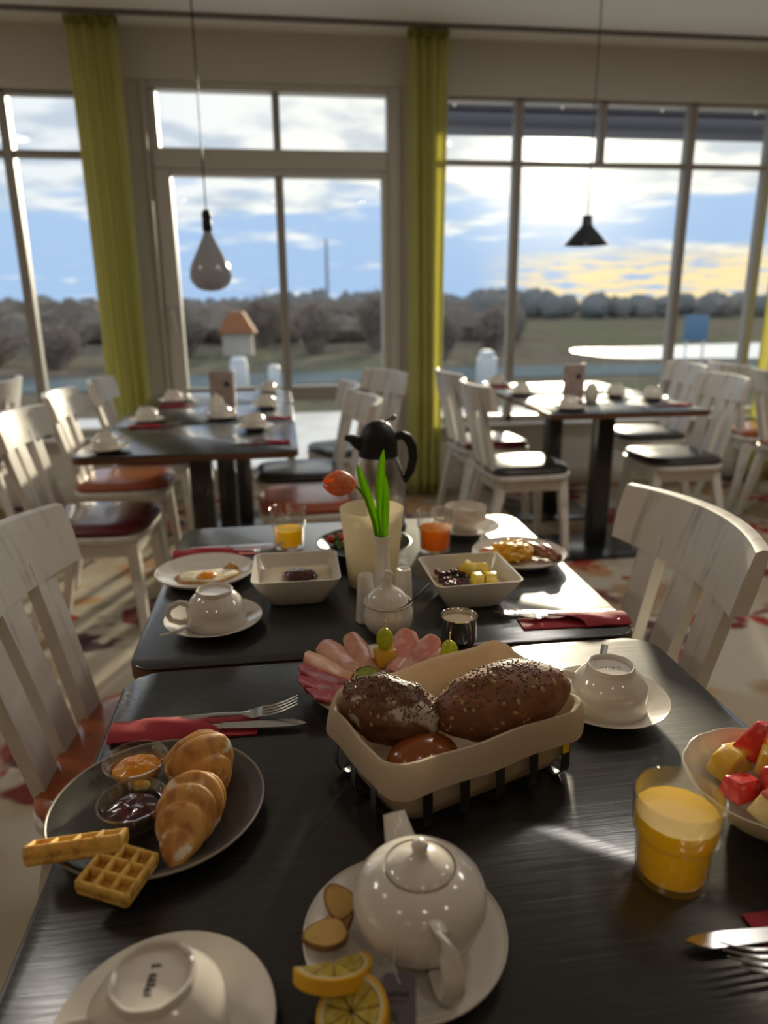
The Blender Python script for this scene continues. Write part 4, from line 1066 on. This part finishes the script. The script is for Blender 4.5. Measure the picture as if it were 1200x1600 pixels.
MB().tube([(.001, .0130, .0004), (-.002, .018, .0020), (-.004, .024, .0060), (-.003, .034, .0180), (.004, .044, .030)], .00045, 6).ob('string', mat('string_white', (.7, .68, .64), .8), tt)

# ------------------------------------------------------------ second table
plate('egg_plate', 'white plate with a fried egg left of the yogurt bowl', .094, -.165, 1.338, china)
eg = thing('fried_egg', 'fried egg with crisp brown edge on the white plate', 'egg', (-.158, 1.326, T + .0048), RAD(10))
ew = lambda a, r, z: 1 + .16 * cos(2 * a + .4) + .10 * sin(3 * a) + .06 * cos(5 * a + 1)
MB().at((0, 0, 0), (0, 0, 0), (1.15, .9, 1)).lathe([(0, .006), (.015, .0065), (.028, .0055), (.040, .0045), (.0445, .002), (.045, .0005), (0, .0003)], 48, ew).ob('white', mat('egg_white', (.80, .74, .58), .25, sss=.2, noise=(60, (.72, .58, .30), .52, .7), bump=(70, .5, .003)), eg)
MB().at((0, 0, 0), (0, 0, 0), (1.15, .9, 1)).lathe([(.0405, .0042), (.0450, .0030), (.0475, .0012), (.046, .0003), (.043, .0005)], 48, lambda a, r, z: ew(a, r, z) * (1 + .02 * sin(17 * a))).ob('crisp_edge', mat('egg_edge', (.42, .19, .05), .5, noise=(90, (.62, .36, .12), .45, .65)), eg)
MB().at((-.004, -.010, .0058)).blob(.019, .016, .0085, 28, 14, lambda d: Vector((d.x, d.y, max(d.z, -.1)))).ob('yolk', mat('egg_yolk', (.82, .30, .015), .18, sss=.3, coat=.3), eg)
MB().at((.042, .020, .0045), (.5, -.3, .5)).sheet([[(i * .006 - .015, j * .005 - .01, .004 * sin(i * 1.3) * cos(j)) for j in range(5)] for i in range(6)], .0015).ob('lifted_flap', mat('egg_edge', (0, 0, 0)), eg)
place(SAU, 'white saucer in front of the fried egg plate, with an upturned cup', -.130, 1.112, T, 0, GS)
place(CUP, 'white upturned cup on the saucer in front of the fried egg plate', -.125, 1.108, T + .0072, RAD(192), GC)
place(SPO, 'teaspoon lying on the saucer in front of the fried egg plate', -.2050, 1.048, T + .0168, (RAD(0), RAD(-1), RAD(24)), GT)
place(SQB, 'square white bowl of yogurt with dark jam', .008, 1.219, T, RAD(-1), 'square white bowls')
place(SQB, 'square white bowl of muesli with berries and pineapple', .309, 1.158, T, RAD(2), 'square white bowls')
yo = MB().loft([[Vector((p[0], p[1], z + .0006 * fbm(Vector(p) * 60))) for p in rr(a, a, .012, 0, 5)] for a, z in ((.0545, .0195), (.0625, .0330), (.0600, .0345), (.030, .0350), (.008, .0355))])
tag(yo.ob('yogurt', mat('yogurt', (.76, .66, .48), .3, sss=.2), loc=(.008, 1.219, T), rot=(0, 0, RAD(-1)), kind='stuff'), 'cream coloured yogurt filling the square bowl', 'yogurt')
jb = MB().blob(.030, .022, .010, 28, 14, lambda d: 1 + .22 * fbm(d, 2.6, 3))
tag(jb.ob('jam_dollop', mat('cherry_jam', (0, 0, 0)), loc=(.014, 1.215, T + .0400)), 'dark red jam dollop on the yogurt', 'jam')
mu = MB().loft([[Vector((p[0], p[1], z + .002 * fbm(Vector(p) * 120))) for p in rr(a, a, .012, 0, 5)] for a, z in ((.0545, .0195), (.0600, .0295), (.0570, .0315), (.030, .0330), (.008, .0335))])
mo = mu.ob('muesli', mat('muesli_base', (.50, .38, .25), .7, noise=(160, (.66, .58, .45), .5, .65), bump=(200, .6, .003)), loc=(.309, 1.158, T), rot=(0, 0, RAD(2)), kind='stuff')
tag(mo, 'oat muesli filling the right square bowl', 'muesli')
rng = random.Random(3)
bl = MB()
for i in range(70):
    x, y = rng.uniform(-.050, -.004), rng.uniform(-.045, .035); r = rng.uniform(.0042, .0066)
    bl.at((x, y, .0345 + rng.uniform(0, .008))).blob(r, r, r * .9, 9, 6)
bl.at().ob('berries', mat('dark_berries', (.030, .006, .014), .45, noise=(60, (.14, .008, .025), .5, .62)), mo, kind='stuff')
nb = MB()
for i in range(90):
    x, y = rng.uniform(-.012, .048), rng.uniform(-.050, .045)
    nb.at((x, y, .0330 + rng.uniform(0, .006)), (rng.uniform(-.7, .7), rng.uniform(-.7, .7), rng.uniform(0, 3))).blob(rng.uniform(.003, .006), rng.uniform(.0022, .004), .0016, 7, 5)
nb.at().ob('flakes', mat('muesli_flakes', (.44, .27, .14), .6, noise=(50, (.70, .62, .50), .5, .62)), mo, kind='stuff')
pinea = mat('pineapple', (.82, .62, .06), .25, sss=.3, noise=((30, 200, 30), (.86, .72, .22), .45, .65), bump=((60, 300, 60), .4, .001))
for i, (dx, dy, z, rot, sx, sy, lb) in enumerate(((.003, .014, .052, (.3, .5, -.5), .030, .020, 'pineapple chunk leaning at the back of the muesli bowl'), (.024, .010, .049, (.5, -.2, -.7), .030, .022, 'pineapple chunk right of the leaning one in the muesli bowl'),
     (.010, -.024, .046, (0, .1, .2), .024, .022, 'near left pineapple cube in the muesli bowl'), (.034, -.027, .046, (0, -.1, -.2), .022, .022, 'near right pineapple cube in the muesli bowl'))):
    tag(chunk(MB(), sx, sy, .020, 50 + i, .85).ob('pineapple_chunk', pinea, loc=(.309 + dx, 1.158 + dy, T + z), rot=rot, sharp=60), lb, 'fruit', 'pineapple chunks in the muesli')
# candle glass
frost = mat('frosted_cream_glass', (.92, .86, .70), .45, transl=.6)
cg_ = thing('candle_glass', 'tall frosted cream glass with a candle, behind the white vase', 'candle', (.150, 1.255, T))
MB().lathe([(0, .0005), (.040, 0), (.0440, .002), (.0475, .03), (.0535, .10), (.0585, .146), (.0582, .1485), (.0566, .1470), (.0515, .10), (.0455, .03), (.043, .006), (0, .005)], 64).ob('glass', frost, cg_)
MB().lathe([(0, .0055), (.030, .0058), (.031, .008), (.031, .030), (.029, .032), (.010, .031), (0, .0310)], 48).ob('wax', mat('candle_wax', (.78, .66, .38), .5, sss=.4, transl=.2), cg_)
MB().tube([(0, 0, .031), (.001, 0, .041)], .0012, 6).ob('wick', black, cg_)
# vase with tulip, salt and pepper
va = thing('bud_vase', 'slim white bud vase holding one orange tulip', 'vase', (.151, 1.125, T))
MB().lathe([(0, .0005), (.024, 0), (.0265, .002), (.0260, .012), (.0215, .030), (.0155, .050), (.0128, .075), (.0118, .105), (.0122, .125), (.0138, .1365), (.0130, .1375), (.0110, .126), (.0102, .105), (.010, .08), (0, .07)], 40).ob('body', china_matt, va)
tu = thing('tulip', 'orange tulip drooping left from the white vase with two green leaves', 'flower', (.151, 1.125, T + .075))
leafm = mat('tulip_leaf', (.30, .56, .012), .4, transl=.62, noise=((400, 30, 12), (.40, .66, .03), .45, .65)); stemm = mat('tulip_stem', (.24, .36, .05), .45, transl=.2)
MB().tube([(-.002, .002, 0), (-.006, .003, .04), (-.014, .002, .085), (-.026, 0, .125), (-.036, 0, .142), (-.046, 0, .1515)], [.0026, .0026, .0025, .0024, .0023, .0023], 8, up=(0, 1, 0)).ob('stem', stemm, tu)
def tleaf(pts, wmax, fold, side):
    rows = []; P = [Vector(p) for p in pts]; n = 18; S_ = Vector(side).normalized()
    for i in range(n + 1):
        k = i / n; f = k * (len(P) - 1); j = min(int(f), len(P) - 2); p = P[j].lerp(P[j + 1], f - j)
        w = wmax * (sin(pi * (.10 + .90 * k)) ** .7) if k < .98 else wmax * .06
        row = []
        for q in range(5):
            v = q / 4 * 2 - 1
            row.append(p + S_ * (w * v) + Vector((0, fold * (1 - v * v) * w, 0)))
        rows.append(row)
    return MB().sheet(rows, .0009)
tleaf([(-.001, .001, .052), (-.012, -.002, .095), (-.026, -.003, .140), (-.035, -.001, .170), (-.039, .002, .184)], .0068, .8, (1, .35, .25)).ob('leaf', leafm, tu, sharp=80)
tleaf([(.001, -.002, .052), (-.002, -.004, .100), (-.003, -.005, .150), (.000, -.003, .185), (.004, 0, .206)], .0078, .7, (1, .25, .05)).ob('leaf', leafm, tu, sharp=80)
tleaf([(.004, -.004, .052), (.005, -.008, .095), (.006, -.010, .140), (.006, -.009, .165)], .0060, -.7, (1, -.5, 0)).ob('leaf', leafm, tu, sharp=80)
pet = mat('tulip_petal', (.95, .36, .15), .45, transl=.5, noise=((40, 200, 200), (.98, .50, .26), .45, .68))
ax = Matrix.LocRotScale(Vector((-.044, 0, .1510)), Vector((-1, -.12, .14)).to_track_quat('Z', 'Y'), Vector((1.12, 1.12, 1.08)))
for k in range(6):
    a0 = 2 * pi * k / 6; outer = k % 2; rows = []
    for i in range(13):
        u = i / 12; r = .0178 * (sin(pi * (.07 + .86 * u)) ** .75) * (1.0 if outer else .90) + .0008; z = .047 * u
        hw = .95 * (1 - .75 * max(0, u - .6) / .4 * (u > .6)) * (.55 + .45 * sin(pi * min(u * 1.4, 1) / 1))
        hw = max(hw * 1.2, .22)
        rows.append([ax @ Vector((r * cos(a0 + hw * v), r * sin(a0 + hw * v), z)) for v in (-1, -.5, 0, .5, 1)])
    MB().sheet(rows, .0010).ob('petal', pet, tu, sharp=80)
def shaker(label, x, y, h, r0, r1):
    t = thing('shaker', label, 'shaker', (x, y, T), 0, 'salt and pepper shakers')
    MB().lathe([(0, .0005), (r0 * .9, 0), (r0, .002), (lerp(r0, r1, .5), h * .5), (r1, h - .003), (r1 * .93, h - .0005), (r1 * .75, h - .0002), (r1 * .5, h - .0020), (0, h - .0025)], 32).ob('body', china_matt, t)
    m = MB()
    for i in range(3): m.at((.0035 * cos(2.1 * i), .0035 * sin(2.1 * i), h - .0024)).lathe([(0, .0003), (.0010, .0003), (.0010, 0), (0, 0)], 8)
    m.at().ob('holes', black, t)
shaker('white shaker left of the vase, behind the sugar pot', .1185, 1.092, .083, .0170, .0125)
shaker('white shaker right of the vase, behind the sugar pot lid', .1860, 1.118, .079, .0165, .0125)
# sugar pot
sp = thing('sugar_pot', 'round white sugar pot with a peaked lid in front of the vase', 'pot', (.1485, 1.043, T))
MB().lathe([(0, .0005), (.022, 0), (.025, .0015), (.034, .012), (.0405, .026), (.0395, .038), (.0360, .046), (.0352, .050), (.0385, .0545), (.0375, .0560), (.0345, .0545), (.0330, .050), (.034, .044), (.038, .034), (.037, .022), (.028, .006), (0, .004)], 56).ob('body', china, sp)
lk = lambda a, r, z: 1
MB().at((-.002, 0, 0)).lathe([(0, .0515), (.031, .0515), (.0335, .0545), (.0330, .0580), (.0290, .0660), (.0220, .0725), (.0130, .0775), (.0085, .0835), (.0075, .0900), (.0085, .0960), (.0070, .1000), (0, .1012)], 48).at().ob('lid', china, sp)
MB().tube([(-.0055, 0, .0960), (-.002, 0, .1025), (.004, 0, .1020), (.0085, 0, .0970)], [.0055, .0048, .0040, .0016], 12, up=(0, 1, 0)).ob('lid_curl', china, sp)
MB().tube([(.0300, -.012, .0530), (.045, -.014, .0665), (.0585, -.015, .0800), (.0640, -.015, .0850)], [.0016, .0015, .0017, .0022], 8).ob('sugar_spoon', mat('dark_spoon_steel', (.10, .09, .08), .3, metal=1), sp)
# milk cup
mc = thing('milk_cup', 'small steel cup of milk behind the right corner of the basket', 'cup', (.2545, 1.003, T))
MB().lathe([(0, .0005), (.026, 0), (.0275, .001), (.0276, .0385), (.0288, .0400), (.0284, .0415), (.0268, .0402), (.0264, .0385), (.0262, .004), (0, .003)], 48).ob('body', mat('chrome', (.66, .62, .56), .10, metal=1), mc)
MB().lathe([(0, .0035), (.0258, .0045), (.0260, .0330), (0, .0330)], 40).ob('milk', mat('milk', (.70, .58, .42), .25, sss=.2), mc)
# right hand napkin with fork and knife
place(NAP, 'red paper napkin pocket at the right edge of the second table', .543, 1.0300, T, (0, 0, RAD(178)), GN)
place(FORK, 'fork in the red napkin at the right edge of the second table', .528, 1.0230, T + .0058, RAD(169), GF)
place(KNI, 'knife in the red napkin at the right edge of the second table', .535, 1.0480, T + .0042, RAD(173), GK)
# left hand napkin behind the egg plate
place(NAP, 'red paper napkin behind the fried egg plate', -.242, 1.470, T, RAD(2), GN)
place(FORK, 'fork in the red napkin behind the fried egg plate', -.200, 1.468, T + .0058, RAD(-4), GF)
place(KNI, 'knife in the red napkin behind the fried egg plate', -.230, 1.490, T + .0042, RAD(3), GK)
# salad
sb = thing('salad_bowl', 'low dark green bowl of mixed salad behind the candle glass', 'bowl', (.152, 1.412, T))
sg_m = mat('dark_green_glaze', (.022, .030, .026), .22, coat=.3)
MB().lathe([(0, .004), (.040, .0045), (.070, .016), (.094, .030), (.0975, .0322), (.0980, .0312), (.072, .012), (.045, .001), (.040, 0), (.036, .0012), (0, .0015)], 64).ob('dish', sg_m, sb)
MB().lathe([(.0945, .0305), (.0965, .0332), (.0985, .0325), (.0982, .0308)], 64).ob('rim', mat('grey_rim', (.26, .27, .25), .3), sb)
tom = mat('tomato', (.55, .035, .015), .2, sss=.2); cuc = mat('cucumber_flesh', (.42, .52, .18), .3, sss=.3); cus = mat('cucumber_skin', (.03, .10, .02), .4); let = mat('salad_leaf', (.07, .17, .02), .45, transl=.3, noise=(80, (.16, .26, .05), .45, .7))
for i, (dx, dy, z, r, lb) in enumerate(((-.062, .018, .034, .5, 'red tomato wedge at the left of the salad bowl'), (-.046, .040, .033, 1.4, 'red tomato wedge farthest at the left of the salad bowl'), (-.040, -.020, .034, 2.0, 'red tomato wedge in front of the other two in the salad bowl'), (-.035, .008, .038, .2, 'red tomato wedge beside the candle glass in the salad bowl'))):
    tag(MB().blob(.017, .011, .010, 20, 12, lambda d: 1 - .25 * max(0, d.z) ** 2 + .05 * fbm(d, 3, 2)).ob('tomato_wedge', tom, loc=(.152 + dx, 1.412 + dy, T + z), rot=(.3, .2, r)), lb, 'tomato', 'tomato wedges in the salad')
def cucumber(label, dx, dy, z, rot):
    t = thing('cucumber_slice', label, 'cucumber', (.152 + dx, 1.412 + dy, T + z), rot, 'cucumber slices in the salad')
    MB().lathe([(0, -.0025), (.0150, -.0025), (.0155, 0), (.0150, .0025), (0, .0025)], 28).ob('flesh', cuc, t)
    MB().lathe([(.0152, -.0026), (.0166, -.0020), (.0166, .0020), (.0152, .0026), (.0156, 0)], 28).ob('skin', cus, t)
cucumber('cucumber slice at the right of the salad bowl', .064, -.006, .036, (.25, -.35, 0))
cucumber('cucumber slice farthest at the right of the salad bowl', .055, .034, .036, (-.3, -.3, 0))
lv = MB(); rng = random.Random(12)
for i in range(46):
    a = rng.uniform(0, 6.28); r = .066 * sqrt(rng.random()); 
    lv.at((r * cos(a), r * sin(a), .021 + .012 * (r / .066) + rng.uniform(0, .006)), (rng.uniform(-.6, .6), rng.uniform(-.6, .6), rng.uniform(0, 6))).sheet([[(lerp(-.013, .013, p / 4), lerp(-.009, .009, q / 3) * (1 - .5 * abs(p / 2 - 1)), .004 * sin(p * 1.7 + q)) for q in range(4)] for p in range(5)], .0008)
lv.at()
tag(lv.ob('salad_leaves', let, loc=(.152, 1.412, T), kind='stuff'), 'green salad leaves filling the dark bowl', 'salad')
# vacuum jug
jg = thing('vacuum_jug', 'steel vacuum jug with a black lid and handle at the far table edge', 'jug', (.2070, 1.592, T))
MB().lathe([(0, .0005), (.056, 0), (.060, .003), (.0625, .03), (.0630, .075), (.0600, .105), (.0535, .140), (.0455, .166), (.0430, .173), (0, .173)], 56).ob('body', dark_steel, jg)
MB().lathe([(.0625, .0), (.0640, .002), (.0640, .011), (.0622, .013)], 56).ob('foot_ring', black, jg)
MB().lathe([(0, .1732), (.0440, .1732), (.0455, .177), (.0450, .198), (.0430, .214), (.0370, .232), (.0260, .246), (.0130, .2535), (0, .255)], 48).ob('lid', black, jg)
MB().tube([(-.030, 0, .198), (-.048, 0, .207), (-.062, 0, .2155), (-.075, 0, .2175)], [(.022, .020), (.018, .015), (.014, .0095), (.011, .0060)], 18, up=(0, 0, 1)).ob('spout', black, jg)
MB().tube([(.034, 0, .214), (.052, 0, .2200), (.068, 0, .212), (.0780, 0, .192), (.0800, 0, .165), (.0740, 0, .138), (.0620, 0, .118), (.0575, 0, .112)], [.0085, .0085, .0088, .0092, .0092, .0088, .0082, .0075], 14, (1.25, .85), up=(0, 1, 0)).ob('handle', black, jg)
MB().tube([(.014, 0, .250), (.028, 0, .2575), (.037, 0, .2640), (.0405, 0, .2625), (.0385, 0, .2575), (.030, 0, .2535)], .0022, 8, up=(0, 1, 0)).ob('thumb_loop', black, jg)
# upright cup and breakfast plate
place(SAU, 'white saucer under the upright cup at the far right of the second table', .398, 1.535, T, 0, GS)
place(CUP, 'white upright cup at the far right of the second table', .398, 1.535, T + .0625, (pi, 0, RAD(150)), GC)
plate('breakfast_plate', 'white plate with scrambled eggs and sausages at the right', .096, .462, 1.340, china)
se = MB().blob(.043, .034, .022, 56, 30, lambda d: 1 + .34 * fbm(d, 2.8, 4) if d.z > -.5 else .8)
tag(se.ob('scrambled_egg', mat('scrambled_egg', (.80, .42, .025), .4, sss=.3, noise=(60, (.86, .55, .08), .5, .7), bump=(90, .6, .004)), loc=(.445, 1.328, T + .0200), rot=(0, 0, .4)), 'yellow scrambled egg heap on the right plate', 'egg')
saus = mat('fried_sausage', (.30, .11, .055), .22, coat=.5, noise=(30, (.42, .20, .11), .5, .7))
for lb, x, y, r in (('fried sausage leaning on the scrambled egg', .495, 1.336, 2.05), ('fried sausage nearest the rim of the right plate', .518, 1.316, 1.75)):
    t = thing('sausage', lb, 'sausage', (x, y, T + .0190), (0, 0, r), 'fried sausages on the right plate')
    MB().tube([(-.036 + .072 * i / 12, .004 * sin(pi * i / 12), .002 * sin(pi * i / 12)) for i in range(13)], [.0135 * max(.30, sin(pi * (.06 + .88 * i / 12))) ** .35 for i in range(13)], 18).ob('body', saus, t)
    for e in (-1, 1): MB().tube([(e * .036, 0, 0), (e * .041, 0, .001)], [.0045, .002], 8).ob('tip', mat('sausage_tip', (.16, .055, .03), .4), t)
o = MB().sheet([[(lerp(-.03, .03, i / 8), lerp(-.018, .018, j / 4), .004 + .004 * sin(i * 1.1 + j * .7)) for j in range(5)] for i in range(9)], .002).ob('ham_slice', ham, loc=(.400, 1.355, T + .0085), rot=(0, -.1, .5), sharp=80)
tag(o, 'crumpled pink ham slice left of the scrambled egg', 'ham')

# ------------------------------------------------------------ the two back tables, laid for guests
LT, RT = 'back left table', 'back right table'
for lb, x, y, r in (('at the near left corner of the back left table', -.640, 2.665, 10), ('second along the left side of the back left table', -.610, 3.33, 60), ('farthest along the left side of the back left table', -.585, 4.00, 40),
                    ('in front of the menu holder on the back left table', -.285, 3.36, 200), ('nearest along the right side of the back left table', -.125, 3.06, 150), ('second along the right side of the back left table', -.085, 3.70, 150), ('farthest along the right side of the back left table', -.085, 4.33, 120),
                    ('at the left side of the back right table', 1.335, 3.95, 30), ('at the near left corner of the back right table', 1.365, 3.33, 190), ('right of the menu holder on the back right table', 1.815, 3.78, 170), ('at the far left corner of the back right table', 1.33, 4.42, 30), ('at the far right of the back right table', 1.945, 3.62, 30)):
    place(SAU, 'saucer under the cup ' + lb, x, y, T, 0, GS)
    place(CUP, 'white upturned cup ' + lb, x, y, T + .0072, RAD(r), GC)
for lb, x, y, r in (('on the left side of the back left table, second place', -.660, 3.185, 4), ('on the left side of the back left table, farthest place', -.640, 3.83, 4), ('at the near right corner of the back left table', .015, 2.72, 181), ('on the right side of the back left table, second place', .030, 3.315, 180),
                    ('at the right side of the back right table', 2.010, 3.36, 183), ('at the far left of the back right table', 1.245, 4.28, 2)):
    place(NAP, 'red paper napkin ' + lb, x, y, T, RAD(r), GN)
    sgn = 1 if r < 90 else -1
    place(FORK, 'fork in the red napkin ' + lb, x + sgn * .03, y + .010, T + .0058, RAD(r - 3), GF)
    place(KNI, 'knife in the red napkin ' + lb, x + sgn * .02, y - .010, T + .0042, RAD(r + 3), GK)
card = mat('menu_card', (.36, .27, .25), .6, noise=(30, (.42, .33, .30), .5, .6)); holder = mat('holder_grey', (.52, .50, .47), .4)
def menu(label, x, y, r, h=.19):
    t = thing('menu_holder', label, 'menu holder', (x, y, T), r, 'menu holders on the back tables')
    MB().rbox(-.060, .060, -.030, .030, 0, .012, .002, 1).ob('base', holder, t)
    MB().rbox(-.056, .056, -.016, -.010, .0125, h, .002, 1).ob('card', card, t)
    MB().at((.028, -.0165, h * .68), (RAD(90), 0, 0)).lathe([(0, .0004), (.014, .0004), (.014, 0), (0, 0)], 20).at().ob('printed_dot', mat('print_dark', (.03, .03, .035), .5), t)
    MB().rbox(.058, .066, -.018, .018, .0125, h + .004, .002, 1).ob('side_panel', holder, t)
menu('upright menu holder with a dark dot on the back left table', -.300, 3.66, RAD(-6))
menu('upright menu holder with a dark dot on the back right table', 1.500, 3.64, RAD(4))
def sugar_small(label, x, y):
    t = thing('sugar_jar', label, 'pot', (x, y, T), 0, 'small white pots on the back tables')
    MB().lathe([(0, .0005), (.026, 0), (.030, .002), (.036, .020), (.036, .050), (.030, .072), (0, .073)], 32).ob('body', china_matt, t)
    MB().lathe([(0, .0735), (.029, .0735), (.026, .084), (.012, .092), (.008, .100), (0, .102)], 32).ob('lid', china_matt, t)
sugar_small('small white lidded pot between cup and menu holder, back left table', -.315, 3.50)
sugar_small('small white lidded pot right of the menu holder, back right table', 1.595, 3.60)
